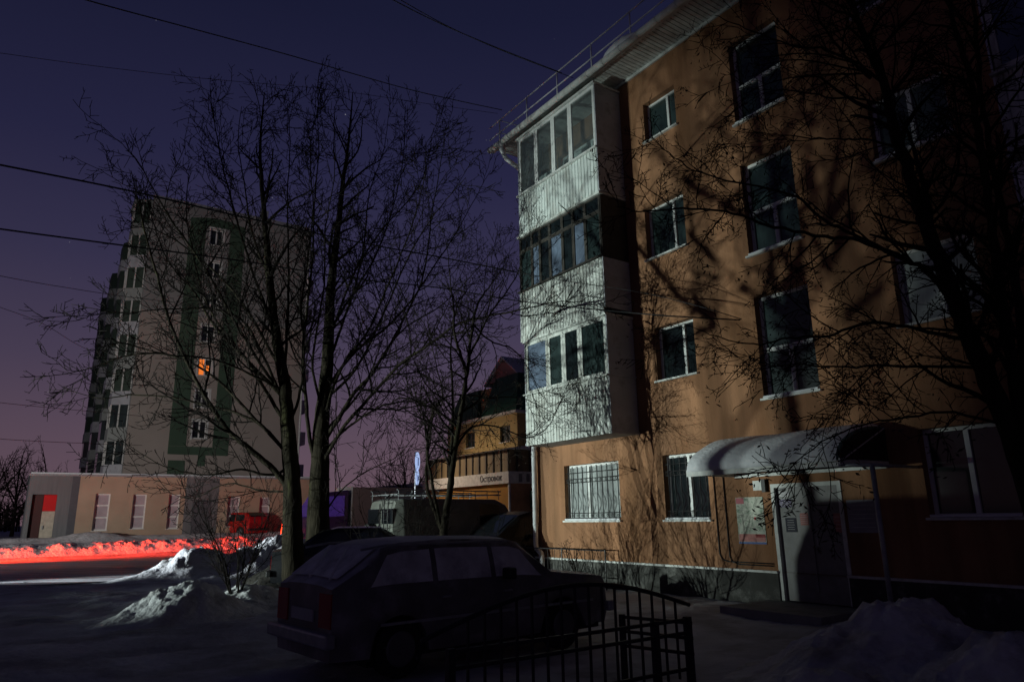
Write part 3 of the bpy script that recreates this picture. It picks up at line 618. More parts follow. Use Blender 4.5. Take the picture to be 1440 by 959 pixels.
wall_holes(mb, hU, HB+1.2, LB, 4.7, 6.5, [hw, hw2], .2); 
wall_holes(mb, lambda u, v, d: H_(u, HB+1.2+d, v), HA+1.3, RA1, 4.7, 6.5, [], .2); mb.build('upper_wall', m_hyel, hs)
for q in (hw, hw2): window(hs, hU, q, .2, M_DARKWOOD, M_PANET, mull=(.5,), trans=(.5,), fw=.06)
mb = MB(); mb.box(1.05, RA1-HA, .95, LB-HB+.2, 6.5, 6.62); mb.build('eave', M_WHITE, hs)
def mans(x0, x1, y0, y1, z0, z1, ins, name='mansard_roof'):
    mb = MB(); v = [(x0, y0, z0), (x1, y0, z0), (x1, y1, z0), (x0, y1, z0), (x0+ins, y0+ins, z1), (x1-ins, y0+ins, z1), (x1-ins, y1-ins, z1), (x0+ins, y1-ins, z1)]
    mb.add(v, [(0, 1, 5, 4), (1, 2, 6, 5), (2, 3, 7, 6), (3, 0, 4, 7), (4, 5, 6, 7)]); return mb.build(name, m_hgreen, hs)
mans(1.1, 7, 1.0, 4.2, 6.62, 8.6, .6); mans(1.3, 7, 4.9, 8.0, 6.62, 8.3, .5)
mb = MB(); mb.box(1.7, 6.5, 4.0, 5.1, 6.62, 8.2); mb.build('dormer_wall', m_hyel, hs)
mb = MB(); mb.prism([(2.4, 8.6), (4.6, 8.6), (4.6, 8.62), (3.5, 9.7), (2.4, 8.62)][:0] or [(2.0, 8.6), (5.2, 8.6), (3.6, 9.75)], 'x', 2.2, 7.5); gb = mb.build('gable', mat('gable_render', (.4, .3, .27), .9), hs)
mb = MB()
mb.add([(2.0, 1.9, 8.55), (7.6, 1.9, 8.55), (7.6, 3.6, 9.85), (2.0, 3.6, 9.85), (2.0, 5.3, 8.55), (7.6, 5.3, 8.55), (2.0, 1.9, 8.47), (7.6, 1.9, 8.47), (7.6, 3.6, 9.77), (2.0, 3.6, 9.77), (2.0, 5.3, 8.47), (7.6, 5.3, 8.47)], [(0, 1, 2, 3), (3, 2, 5, 4), (6, 9, 8, 7), (9, 10, 11, 8), (0, 3, 9, 6), (3, 4, 10, 9)])
mb.build('gable_roof', M_SNOW, hs)
mb = MB(); mb.box(3.2, 3.8, 1.9, 2.5, 8.8, 10.4); mb.box(3.12, 3.88, 1.82, 2.58, 10.4, 10.5); mb.build('chimney', m_hgreen, hs)
mb = MB(); mb.tube([(-.06, -.06, 0), (-.06, -.06, 3.08)], .06, 8); mb.build('downpipe', M_WHITE, hs, smooth=True)
# sign lettering on the band (faces -a)
text_mesh('Островок', .40, 'sign_lettering', m_ink, hs, Matrix(((0, 0, -1, -.212), (-1, 0, 0, 1.25), (0, 1, 0, 3.36), (0, 0, 0, 1))))
# awning with lettering beside the door, faces -b
mb = MB(); mb.prism([(-.203, 2.0), (-1.0, 2.0), (-1.0, 2.3), (-.75, 2.62), (-.203, 2.8)], 'x', .95, 2.6); aw = mb.build('awning', mat('awning_green', (.02, .08, .05), .7), hs)
text_mesh('ОП', .3, 'awning_lettering', M_WHITE, aw, Matrix(((1, 0, 0, 2.2), (0, 0, -1, -1.006), (0, 1, 0, 2.15), (0, 0, 0, 1))))
mb = MB(); mb.box(1.65, 2.85, .12, .18, 0, 2.45); mb.build('shop_door', M_PANET, hs)
mb = MB(); 
for q in (1.62, 2.2, 2.8): mb.box(q, q+.07, .04, .11, 0, 2.4)
mb.build('shop_door_frame', M_WHITE, hs)

# distant flat building at the end of the road (pale block behind truck)
fb = empty('far_flat_building', W(31, 62, 0), GROT, 'far low grey flat roofed building at the end of the road behind the truck', 'building')
mb = MB(); mb.box(0, 16, 0, 8, 0, 4.6); mb.build('wall', m_agrey, fb); mb = MB(); mb.box(-.2, 16.2, -.2, 8.2, 4.6, 4.9); mb.build('roof', M_SNOW, fb)
mb = MB()
for k in range(6): mb = MB(); mb.box(1+k*2.5, 2.4+k*2.5, -.03, -.005, 1.4, 2.9); mb.build('window', M_PANET, fb)

# ================================================================== VEHICLES
def smooth_interp(pts, x):
    if x <= pts[0][0]: return pts[0][1]
    for (x0, y0), (x1, y1) in zip(pts, pts[1:]):
        if x <= x1: return lerp(y0, y1, (x-x0)/(x1-x0))
    return pts[-1][1]
def vehicle(name, label, L, Wd, top, belt, zlow, arches, paint, windows, wsh, rsh, loc, rz, cabin_in=.12, wheel_r=.3, glassm=None, group=None, tailz=(.55, .85), cat='car', lamp_w=.28, bumper=True, roof_in=None, snow=False):
    """local x forward from the rear bumper, y to the left. top: roofline profile [(x,z)]; belt: z of waistline profile"""
    o = empty(name, loc, rz, label, cat, group); glassm = glassm or M_CARGL
    xs = sorted({0, L}|{round(L*i/60, 4) for i in range(61)}|{p[0] for p in top})
    hw = Wd/2
    def sec(x):
        zt = smooth_interp(top, x); zb = min(smooth_interp(belt, x), zt-.02); z0 = zlow
        for ax in arches:
            if abs(x-ax) < wheel_r+.07: z0 = max(z0, math.sqrt((wheel_r+.07)**2-(x-ax)**2)+wheel_r*.92)
        e = min(1, .86+.14*min(x/.35, 1), .84+.16*min((L-x)/.5, 1)); w = hw*e
        k = max(0, min(1, (zt-zb-.02)/.45)); wt = w*(1-cabin_in*k)-.02
        z0 = min(z0, zb-.06); zm = lerp(z0, zb, .5)
        return [(w*.94, z0), (w*1.0, lerp(z0, zb, .25)), (w*1.01, zm), (w*.985, zb-.03), (w*.965, zb), (lerp(w*.965, wt, .5), lerp(zb, zt, .5)), (wt, zt-.06*k-.012), (wt-.05, zt-.015), (wt*.6, zt+.01), (0, zt+.018)]
    S_ = [sec(x) for x in xs]; mb = MB(); n = len(S_[0]); full = 2*n-1
    for x, s_ in zip(xs, S_):
        for y, z in s_: mb.v.append((x, -y, z))
        for y, z in s_[-2::-1]: mb.v.append((x, y, z))
    for i in range(len(xs)-1):
        for j in range(full-1): a = i*full+j; mb.f.append((a, a+full, a+full+1, a+1))
        a = i*full; mb.f.append((a, a+full-1, a+2*full-1, a+full))
    mb.f.append(tuple(range(full))); k0 = (len(xs)-1)*full; mb.f.append(tuple(range(k0, k0+full))[::-1])
    body = mb.build('body', paint, o); me = body.data
    me.polygons.foreach_set('use_smooth', [len(p.vertices) == 4 for p in me.polygons]); 
    em = body.modifiers.new('edge', 'EDGE_SPLIT'); em.split_angle = math.radians(38)
    def sidept(x, t, sgn, off=.008):
        s_ = sec(x); q = 4 if t < .5 else 5; tt = t*2-(q-4); y, z = (lerp(s_[q][0], s_[q+1][0], tt), lerp(s_[q][1], s_[q+1][1], tt)); return Vector((x, sgn*(y+off), z))
    for x0, x1, sl0, sl1 in windows:                   # x at the belt, slants of the two ends towards the top
        for sgn in (-1, 1):
            mb = MB(); N_ = 10; R_ = 4
            for i in range(N_+1):
                for r in range(R_+1):
                    t = lerp(.10, .90, r/R_); xx = lerp(x0+sl0*t, x1+sl1*t, i/N_); mb.v.append(tuple(sidept(xx, t, sgn)))
            for i in range(N_):
                for r in range(R_): a = i*(R_+1)+r; mb.f.append((a, a+1, a+R_+2, a+R_+1))
            mb.build('side_window', glassm, o)
    def screen(x0, x1, nm, off):
        mb = MB(); N_ = 8
        for i in range(N_+1):
            x = lerp(x0, x1, i/N_); s_ = sec(x); wy = s_[6][0]*.86; zt = smooth_interp(top, x)
            for j in range(7):
                y = lerp(-wy, wy, j/6); mb.v.append((x+off, y, zt+.02-.03*abs(j-3)/3*.6+.012))
        for i in range(N_):
            for j in range(6): a = i*7+j; mb.f.append((a, a+1, a+8, a+7))
        mb.build(nm, glassm, o)
    if wsh: screen(*wsh, 'windscreen', .012)
    if rsh: screen(*rsh, 'rear_window', -.012)
    for ax in arches:
        for sgn in (-1, 1):
            mb = MB(); R = wheel_r; yc = sgn*(hw-.13)
            P = [(ax, yc-.09*sgn, R), (ax, yc-.07*sgn, R), (ax, yc+.07*sgn, R), (ax, yc+.09*sgn, R)]
            mb.tube(P, [R*.9, R, R, R*.9], 24); w = mb.build('wheel', M_TYRE, o, smooth=False)
            mb = MB(); mb.tube([(ax, yc+.091*sgn, R), (ax, yc+.105*sgn, R)], [R*.62, R*.56], 20); mb.tube([(ax, yc+.106*sgn, R), (ax, yc+.125*sgn, R)], [R*.2, R*.16], 12); mb.build('rim', M_RIM, w)
    for sgn in (-1, 1):
        y1 = sgn*(hw*.86-.01); y0 = y1-sgn*lamp_w
        mb = MB(); mb.box(-.014, .03, y0, y1, *tailz); mb.build('tail_light', M_REDGL, o)
        mb = MB(); mb.box(L-.02, L+.014, sgn*hw*.80, sgn*hw*.5, .56, .7); mb.build('headlight', M_PANEC, o)
        mb = MB(); xm = (wsh[0] if wsh else L*.7)-.35; mb.box(xm-.05, xm+.06, sgn*(hw*.99), sgn*(hw*.99+.16), smooth_interp(belt, xm)+.02, smooth_interp(belt, xm)+.15); mb.build('mirror', M_DARK, o, bevel=.02)
    if bumper:
        for x0, x1 in ((-.1, .02), (L-.04, L+.09)):
            mb = MB(); mb.box(x0, x1, -hw*.95, hw*.95, .38, .52); mb.build('bumper', M_GALV if bumper == 'chrome' else M_DARK, o, bevel=.025)
    mb = MB(); 
    for ax in arches: mb.box(ax-.3, ax+.3, -hw+.24, hw-.24, .12, .5)
    mb.box(.2, L-.2, -hw+.1, hw-.1, zlow-.04, zlow+.02); mb.build('underbody', M_DARK, o)
    return o, sec
lada_paint = mat('grimy_grey_paint', (.17, .165, .175), .5, .0, var=.3, scale=2.5, dirt=(.36, .35, .38), dscale=2.6, dlo=.5, dhi=.8)
def frost_on_top(m):
    N = m.node_tree.nodes; L = m.node_tree.links; p = N['Principled BSDF']; src = p.inputs['Base Color'].links[0].from_socket
    g = N.new('ShaderNodeNewGeometry'); sx = N.new('ShaderNodeSeparateXYZ'); L.new(g.outputs['Normal'], sx.inputs[0])
    n = N.new('ShaderNodeTexNoise'); n.inputs['Scale'].default_value = 2.5; n.inputs['Detail'].default_value = 9; tc = N.new('ShaderNodeTexCoord'); L.new(tc.outputs['Object'], n.inputs[0])
    a = N.new('ShaderNodeMath'); a.operation = 'ADD'; L.new(sx.outputs['Z'], a.inputs[0]); L.new(n.outputs[0], a.inputs[1])
    r = N.new('ShaderNodeMapRange'); r.inputs[1].default_value = 1.05; r.inputs[2].default_value = 1.35; r.inputs[4].default_value = .85; L.new(a.outputs[0], r.inputs[0])
    mx = N.new('ShaderNodeMixRGB'); L.new(r.outputs[0], mx.inputs[0]); L.new(src, mx.inputs[1]); mx.inputs[2].default_value = (.6, .62, .68, 1); L.new(mx.outputs[0], p.inputs['Base Color'])
frost_on_top(lada_paint)
lx, ly = -2.34, 8.22
car, csec = vehicle('parked_estate_car', 'old boxy estate car with frosted windows and grimy bumper parked behind the arched fence', 4.1, 1.62,
    [(0, .96), (.06, 1.0), (.58, 1.35), (.80, 1.40), (1.4, 1.425), (2.35, 1.40), (2.52, 1.36), (3.0, .98), (3.2, .95), (4.0, .86), (4.1, .78)],
    [(0, .92), (2.9, .90), (4.1, .80)], .24, (.78, 3.2), lada_paint, [(.36, 1.18, .30, .0), (1.25, 2.02, .0, .0), (2.09, 2.86, .0, -.36)], (2.56, 2.96), (.1, .56), (lx, ly, 0), math.radians(90-50), glassm=M_FROST, tailz=(.56, .9), bumper='chrome', cabin_in=.16, wheel_r=.295)
mb = MB(); mb.box(-.02, -.002, -.28, .28, .6, .72); mb.build('number_plate', M_SIDEPANEL, car)
mb = MB()                                                          # snow smears left on the tailgate glass
for y0, y1 in ((-.45, .0), (.05, .48)): mb.tube([(.08, y0, 1.03), (.3, (y0+y1)/2, 1.18), (.5, y1, 1.32)], [.02, .035, .015], 6)
mb.build('snow_smear', M_SNOW, car, smooth=True)
mb = MB(); mb.tube([(.3, -.7, 1.33), (.6, -.71, 1.37), (2.3, -.71, 1.365)], .014, 6); mb.tube([(.3, .7, 1.33), (.6, .71, 1.37), (2.3, .71, 1.365)], .014, 6); mb.build('roof_trim', M_GALV, car)
mb = MB(); mb.box(.5, 3.7, -.825, -.818, .55, .58); mb.box(.5, 3.7, .818, .825, .55, .58); mb.build('side_moulding', M_GALV, car)
for x in (1.28, 2.18): mb = MB(); mb.box(x, x+.12, -.835, -.8, .78, .8); mb.build('door_handle', M_GALV, car)

black_paint = mat('black_paint', (.012, .013, .016), .25, var=.2, scale=3, spec=.7)
suv = vehicle('parked_minivan', 'black minivan parked nose left just past the building corner', 4.6, 1.82,
    [(0, 1.0), (.05, 1.35), (.25, 1.72), (.6, 1.8), (2.6, 1.8), (3.0, 1.7), (3.85, 1.12), (4.1, 1.02), (4.55, .85), (4.6, .7)], [(0, 1.0), (3.8, .98), (4.6, .8)], .26, (.85, 3.65), black_paint,
    [(.35, 1.3, .15, 0), (1.38, 2.35, 0, 0), (2.43, 3.3, 0, -.35)], (3.05, 3.75), (.08, .22), W(15.7, 19.0, 0), GROT+math.pi, wheel_r=.33)
van_paint = mat('pale_van_paint', (.2, .21, .19), .5, .05, var=.2, scale=3, dirt=(.14, .14, .12), dscale=2, dlo=.5, dhi=.75)
vp = atY(556, 735, 21.5)+Vector((-.616, .788, 0))*.975
van, vsec = vehicle('utility_van', 'pale utility van with rear ladder, spare wheel and roof rack parked beyond the trees', 5.0, 1.95,
    [(0, 1.2), (.02, 1.9), (.1, 2.18), (.3, 2.25), (3.8, 2.22), (4.2, 2.05), (4.7, 1.35), (4.95, 1.15), (5.0, .8)], [(0, 1.25), (4.6, 1.22), (5, 1.0)], .32, (1.0, 3.9), van_paint,
    [(3.1, 3.9, 0, 0)], (4.2, 4.65), None, (vp.x, vp.y, 0), math.radians(90-52), cabin_in=.08, wheel_r=.36, glassm=M_CARGL, lamp_w=.12, cat='van')
mb = MB()
for y in (-.62, -.38): mb.tube([(-.07, y, .75), (-.07, y, 2.2), (.12, y, 2.36)], .018, 6)
for k in range(6): mb.tube([(-.07, -.62, .9+k*.24), (-.07, -.38, .9+k*.24)], .013, 6)
mb.build('ladder', M_DARK, van)
mb = MB(); mb.tube([(-.02, .45, 1.15), (-.22, .45, 1.15)], .36, 24); sw = mb.build('spare_wheel', M_TYRE, van); mb = MB(); mb.tube([(-.221, .45, 1.15), (-.25, .45, 1.15)], [.3, .27], 20); mb.build('wheel_cover', M_WHITE, sw)
mb = MB(); mb.box(-.025, -.005, -.02, .02, .6, 2.1); mb.build('rear_door_gap', M_DARK, van)
for q in ((-.8, -.1), (.1, .8)): mb = MB(); mb.box(-.012, .03, *q, 1.5, 1.95); mb.build('rear_window', M_CARGL, van, bevel=.02)
mb = MB()
for y in (-.85, .85): mb.tube([(.1, y, 2.5), (4.0, y, 2.47)], .02, 6)
for y in (-.85, .85):
    mb.tube([(.1, y, 2.36), (4.0, y, 2.35)], .015, 6)
for k in range(9): x = .15+k*.47; mb.tube([(x, -.85, 2.37), (x, .85, 2.37)], .018, 6); mb.tube([(x, -.85, 2.2), (x, -.85, 2.5)], .012, 5); mb.tube([(x, .85, 2.2), (x, .85, 2.5)], .012, 5)
mb.build('roof_rack', M_GALV, van)
dc = atY(520, 745, 18.5)
vehicle('parked_sedan', 'black saloon car parked behind the two tall trees', 4.4, 1.74,
    [(0, .95), (.55, 1.0), (1.1, 1.38), (1.5, 1.47), (2.5, 1.46), (3.25, 1.02), (3.5, .98), (4.3, .82), (4.4, .7)], [(0, .92), (4.4, .82)], .24, (.85, 3.5), black_paint,
    [(1.0, 1.75, .35, 0), (1.82, 3.0, 0, -.4)], (2.6, 3.2), (.6, 1.05), (dc.x-2.2, dc.y-.5, 0), math.radians(12), wheel_r=.31)
red_paint = mat('red_paint', (.5, .015, .012), .25, spec=.7)
rc = atY(350, 757, 47.0)
vehicle('parked_hatchback', 'small bright red hatchback parked in front of the annex across the road', 3.9, 1.7,
    [(0, 1.0), (.1, 1.25), (.4, 1.48), (2.2, 1.5), (3.05, 1.05), (3.3, .98), (3.8, .82), (3.9, .7)], [(0, .95), (3.9, .8)], .22, (.75, 3.1), red_paint,
    [(.4, 1.2, .1, 0), (1.28, 2.9, 0, -.45)], (2.35, 3.0), (.08, .36), (rc.x+1.0, rc.y-1.2, gh(*gab(rc))-.02), math.radians(150), wheel_r=.3)
# truck
tk = empty('semi_truck', W(*([onB(492, 740, 37.0)[0], 37.0]), 0), GROT, 'truck with purple lit cab and pale box trailer driving left on the road', 'truck')
m_cab = mat('purple_cab_paint', (.07, .03, .16), .35, var=.2, scale=2)
mb = MB(); mb.prism([(-2.35, .55), (-2.4, 1.25), (-2.3, 1.7), (-1.45, 3.05), (-.1, 3.2), (-.1, .55)], 'y', 0, 2.4); cb = mb.build('cab', m_cab, tk, bevel=.06)
mb = MB(); mb.prism([(-1.95, 1.78), (-1.3, 2.85), (-.35, 2.9), (-.35, 1.85)], 'y', -.02, -.004); mb.build('side_window', mat('purple_lit_glass', (.1, .05, .4), .2, emit=(.2, .09, .7), estr=.08, var=.3), cb)
mb = MB(); mb.add([(-2.28, .15, 1.83), (-2.28, 2.25, 1.83), (-1.56, 2.25, 2.96), (-1.56, .15, 2.96)], [(0, 1, 2, 3)]); mb.build('windscreen', MATS['purple_lit_glass'], cb)
mb = MB(); mb.box(-2.44, -2.36, .2, .6, .8, 1.0); mb.box(-2.44, -2.36, 1.8, 2.2, .8, 1.0); mb.build('headlight', M_PANEC, cb)
mb = MB(); mb.box(.1, 8.5, 0, 2.45, 1.0, 3.35); tr = mb.build('trailer', mat('trailer_skin', (.34, .27, .28), .6, var=.1), tk); mb = MB(); mb.box(.06, .1, -.02, 2.47, .98, 3.4); mb.build('edge_trim', M_PVC, tr)
for x in (-1.6, 5.6, 6.8):
    for y in (.15, 2.3):
        mb = MB(); mb.tube([(x, y-.14, .5), (x, y+.14, .5)], .5, 20); w = mb.build('wheel', M_TYRE, tk); mb = MB(); s_ = -1 if y < 1 else 1; mb.tube([(x, y+.141*s_, .5), (x, y+.16*s_, .5)], [.28, .24], 14); mb.build('rim', M_RIM, w)
mb = MB(); mb.box(-2.2, 8.4, .6, 1.8, .5, .95); mb.build('chassis', M_DARK, tk)
mb = MB()
for x, z in ((-1.9, 1.55), (-1.2, 1.5)): mb.box(x, x+.06, -.03, -.004, z, z+.06)
mb.build('marker_lamp', mat('red_marker', (.5, 0, 0), .4, emit=(1, .05, .03), estr=1.2), cb)

# ================================================================== STREET FURNITURE
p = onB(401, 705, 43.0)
gs = empty('glow_streak', W(p[0], 43.0, gh(p[0], 43)), GROT, 'thin upright orange red light streak beside the left tree trunk across the road', 'light streak')
mb = MB(); mb.prism([(-.20, .25), (.16, .25), (.10, 2.1), (.02, 2.5), (-.02, 2.1)], 'y', -.05, .05); mb.build('streak_body', mat('red_orange_glow', (.8, .1, .03), .5, emit=(1, .13, .035), estr=1.1), gs)  # emissive shape stands in for an upright red light trail
mb = MB(); mb.tube([(0, 0, -.3), (0, 0, .26)], .05, 8); mb.build('streak_foot', M_DARK, gs)
sp = atY(585, 700, 27); so = empty('road_sign', (sp.x, sp.y, 0), math.radians(84), 'pale blue round road signs, one above the other, on a thin pole beyond the van', 'road sign')
m_sg = mat('glowing_sign_face', (.5, .6, .8), .4, emit=(.45, .6, 1), estr=.75)  # emission stands in for light thrown back by the retroreflective faces
mb = MB(); mb.tube([(0, .03, 0), (0, .03, 4.1)], .035, 8); mb.build('pole', M_GALV, so)
for z, r in ((3.75, .34), (3.15, .28)):
    mb = MB(); mb.tube([(0, -.02, z), (0, -.05, z)], r, 20); f = mb.build('sign_disc', m_sg, so)
    mb = MB(); mb.tube([(0, -.052, z+r*.3), (0, -.056, z-r*.5)], .03, 4); mb.build('symbol', m_blue, f)
# thin snow marker pole behind the car
# arched fence in the foreground
FO = Vector((1.66, 7.32, 0)); fd = Vector((math.sin(math.radians(55)), math.cos(math.radians(55)), 0)); FLN = 2.65
fo = empty('arched_fence', FO-fd*FLN, math.atan2(fd.y, fd.x), 'black wrought iron fence panel with an arched top rail in front of the estate car', 'fence')
arch = [(lerp(-.25, FLN+.04, k/28)) for k in range(29)]
az = lambda x: .76+.30*math.sin(math.pi*max(0, min(1, (x+.25)/(FLN+.37))))
mb = MB(); mb.tube([(x, 0, az(x)) for x in arch], .02, 8); mb.build('arched_rail', M_DARK, fo, smooth=True)
for z in (.64, .52, .2): mb = MB(); mb.box(0, FLN, -.012, .012, z, z+.03); mb.build('rail', M_DARK, fo)
for k in range(1, 17): x = FLN*k/17; mb = MB(); mb.box(x-.009, x+.009, -.009, .009, .14, az(x)); mb.build('baluster', M_DARK, fo)
for x in (0, FLN-.45, FLN): mb = MB(); mb.box(x-.03, x+.03, -.03, .03, -.2, .68); mb.build('post', M_DARK, fo)
fo2 = empty('side_fence', FO+fd*.06, math.atan2(fd.y, fd.x)+math.radians(104), 'short low black rail fence returning from the right end of the arched fence', 'fence')
for z in (.6, .46, .32): mb = MB(); mb.box(0, .8, -.012, .012, z, z+.03); mb.build('rail', M_DARK, fo2)
for x in (.05, .8): mb = MB(); mb.box(x-.025, x+.025, -.025, .025, -.2, .64); mb.build('post', M_DARK, fo2)
mp_ = atY(455, 790, 10.5); mk = empty('marker_stick', (mp_.x, mp_.y, 0), 0, 'thin pale stick standing in the snow behind the estate car', 'stick')
mb = MB(); mb.tube([(0, 0, -.1), (.01, 0, 1.22)], [.012, .009], 6); mb.build('stick', M_WHITE, mk); mb = MB(); mb.tube([(.01, 0, 1.2), (.01, 0, 1.25)], .013, 6); mb.build('tip', M_GALV, mk)

# ================================================================== TREES
def smooth_path(P, R, sub=4, jit=0, rng=None):
    out = []; rr = []
    n = len(P)
    for i in range(n-1):
        p0 = P[max(i-1, 0)]; p1 = P[i]; p2 = P[i+1]; p3 = P[min(i+2, n-1)]
        for k in range(sub):
            t = k/sub; q = .5*((2*p1)+(p2-p0)*t+(2*p0-5*p1+4*p2-p3)*t*t+(3*p1-p0-3*p2+p3)*t**3)
            if jit and (i or k): q = q+Vector((rng.uniform(-jit, jit), rng.uniform(-jit, jit), rng.uniform(-jit, jit)))
            out.append(q); rr.append(lerp(R[i], R[i+1], t))
    out.append(P[-1]); rr.append(R[-1]); return out, rr
class Tree:
    def __init__(s, name, base, label, seed, cat='tree', group=None, density=1.0, up=.35, tw=1.0, seeds=False, minr=.0028, angle=.8, maxlev=3, thick=1.0):
        s.thick = thick
        s.base = Vector(base); s.o = empty(name, s.base, 0, label, cat, group); s.tr = MB(); s.cr = MB(); s.sd = MB(); s.rng = random.Random(seed); s.den = density; s.up = up; s.tw = tw; s.seeds = seeds; s.minr = minr; s.angle = angle; s.ml = maxlev
    def limb(s, P, r0, r1, grow_from=.25, tipsub=True, jit=.012, glen=1.0):
        P = [Vector(p)-s.base for p in P]; n = len(P); R = [lerp(r0, r1, (i/(n-1))**.8) for i in range(n)]
        Q, RR = smooth_path(P, R, 5, jit, s.rng); s.tr.tube(Q, RR, 9 if r0 > .08 else 6)
        L = sum((Q[i+1]-Q[i]).length for i in range(len(Q)-1)); s.spawn(Q, RR, L, 1, grow_from, glen)
    def spawn(s, Q, RR, L, lev, gf, glen=1.0):
        if lev > s.ml: return
        sp = {1: .23, 2: .15, 3: .10}[lev]/s.den; r = s.rng; d = 0; nxt = L*gf; side = 1
        for i in range(len(Q)-1):
            sl = (Q[i+1]-Q[i]).length
            while d+sl > nxt:
                t = (nxt-d)/sl if sl else 0; p = Q[i].lerp(Q[i+1], t); tan = (Q[i+1]-Q[i]).normalized(); f = nxt/L
                rad = lerp(RR[i], RR[i+1], t)
                ax = tan.orthogonal().normalized(); ax.rotate(Matrix.Rotation(r.uniform(0, 6.283), 3, tan))
                dr = tan.copy(); dr.rotate(Matrix.Rotation(r.uniform(s.angle*.7, s.angle*1.3), 3, ax))
                ln = {1: r.uniform(.7, 2.1), 2: r.uniform(.3, .85), 3: r.uniform(.08, .28)}[lev]*s.tw*glen*(1.15-.55*f)
                s.branch(p, dr, ln, min(rad*.6, {1: .022, 2: .0085, 3: .0045}[lev]*(.7+.5*ln)*s.thick), lev)
                nxt += sp*r.uniform(.5, 1.5)*(1 if lev > 1 else 1)
            d += sl
    def branch(s, p, d, ln, r0, lev):
        r = s.rng; n = {1: 7, 2: 5, 3: 2}[lev]; Q = [p]; d = d.normalized()
        for i in range(n):
            d = (d+Vector((r.uniform(-1, 1), r.uniform(-1, 1), r.uniform(-1, 1)))*(.20 if lev < 3 else .3)+Vector((0, 0, s.up*.22))).normalized(); Q.append(Q[-1]+d*(ln/n))
        r1 = max(s.minr, r0*.35); r0 = max(r0, s.minr*1.2)
        RR = [lerp(r0, r1, i/n) for i in range(n+1)]; s.cr.tube(Q, RR, {1: 5, 2: 3, 3: 3}[lev], False)
        if s.seeds and lev >= 2 and r.random() < (.55 if lev == 2 else .16):
            for k in range(r.randint(2, 6)):
                c = Q[-1]+Vector((r.uniform(-.06, .06), r.uniform(-.06, .06), r.uniform(-.1, .0))); u = Vector((r.uniform(-1, 1), r.uniform(-1, 1), r.uniform(-1, .2))).normalized()*r.uniform(.015, .035); v = u.orthogonal().normalized()*r.uniform(.006, .012)
                s.sd.add([c-u, c+v, c+u, c-v], [(0, 1, 2, 3)])
        s.spawn(Q, RR, ln, lev+1, .12)
    def done(s, mt=None):
        s.tr.build('trunk', mt or M_BARK, s.o, smooth=True); s.cr.build('crown', M_TWIG, s.o)
        if s.seeds and s.sd.v: s.sd.build('seed_clusters', M_SEED, s.o)
        return s.o
def PX(pts, Y, rng, spread=.0, y0=None):
    out = []; n = len(pts); dr = rng.uniform(-spread, spread) if spread else 0
    for i, q in enumerate(pts):
        Yi = q[2] if len(q) > 2 else Y+dr*(i/(n-1)); out.append(atY(q[0], q[1], Yi))
    return out
rg = random.Random(21)
# tree one (left of the pair)
Y1 = 17.3
b1 = atY(416, 832, Y1); b1.z = -.1
t1 = Tree('bare_tree', b1, 'left of the two tall bare trees standing close together, thick trunk behind the estate car', 5, group='tall bare trees in the yard', density=.66, up=.30, thick=1.6, minr=.0066, tw=1.1, angle=.85)
t1.limb([b1]+PX([(412, 780), (411, 720), (409, 650), (404, 590), (400, 540), (388, 470), (380, 400), (374, 330), (368, 260), (366, 200), (372, 130)], Y1, rg), .30, .012, .45)
t1.limb(PX([(409, 690), (385, 660), (350, 630), (322, 606), (300, 575), (268, 520), (238, 450), (222, 390), (206, 335), (196, 290), (184, 240)], Y1, rg, 2.5), .085, .01, .2)
t1.limb(PX([(400, 560), (375, 535), (336, 495), (300, 457), (274, 412), (250, 385), (228, 350), (212, 300), (205, 270)], Y1, rg, 3), .06, .008, .2)
t1.limb(PX([(404, 600), (380, 560), (350, 510), (310, 460), (285, 410), (270, 350), (262, 300), (266, 235)], Y1, rg, 3), .06, .008, .2)
t1.limb(PX([(406, 640), (370, 600), (330, 580), (290, 570), (250, 560), (190, 555), (140, 560), (90, 545)], Y1, rg, 3), .05, .007, .2)
t1.limb(PX([(402, 575), (370, 500), (340, 450), (294, 434), (230, 435), (170, 440), (100, 428)], Y1, rg, 3), .045, .006, .2)
t1.limb(PX([(386, 465), (365, 410), (345, 350), (325, 280), (310, 220), (300, 160), (296, 125)], Y1, rg, 3), .05, .008, .15)
t1.limb(PX([(400, 545), (403, 470), (406, 400), (405, 330), (404, 270), (408, 200), (404, 150)], Y1, rg, 3), .05, .008, .15)
t1.limb(PX([(378, 390), (355, 330), (345, 270), (335, 200), (340, 150)], Y1, rg, 2), .035, .007, .1)
t1.limb(PX([(404, 600), (420, 560), (428, 500), (424, 430), (434, 360), (440, 290), (436, 220), (444, 150)], Y1, rg, 3), .045, .008, .15)
t1.limb(PX([(410, 655), (380, 668), (340, 660), (290, 668), (230, 655), (180, 625)], Y1, rg, 2), .04, .006, .2)
t1.limb(PX([(400, 550), (350, 525), (300, 505), (250, 500), (200, 490), (150, 475)], Y1, rg, 3), .035, .006, .2)
t1.limb(PX([(406, 640), (360, 590), (300, 530), (240, 500), (180, 500), (120, 520), (60, 530)], Y1, rg, 3), .05, .007, .15)
t1.limb(PX([(395, 520), (350, 440), (310, 390), (250, 340), (200, 320), (150, 330)], Y1, rg, 3), .045, .007, .15)
t1.limb(PX([(398, 560), (340, 470), (290, 380), (235, 300), (195, 230), (170, 200)], Y1, rg, 3), .045, .007, .15)
t1.limb(PX([(409, 690), (370, 690), (320, 680), (270, 700), (230, 690)], Y1, rg, 2), .03, .006, .2)
t1.done()
Y2 = 19.0
b2 = atY(444, 815, Y2); b2.z = -.1
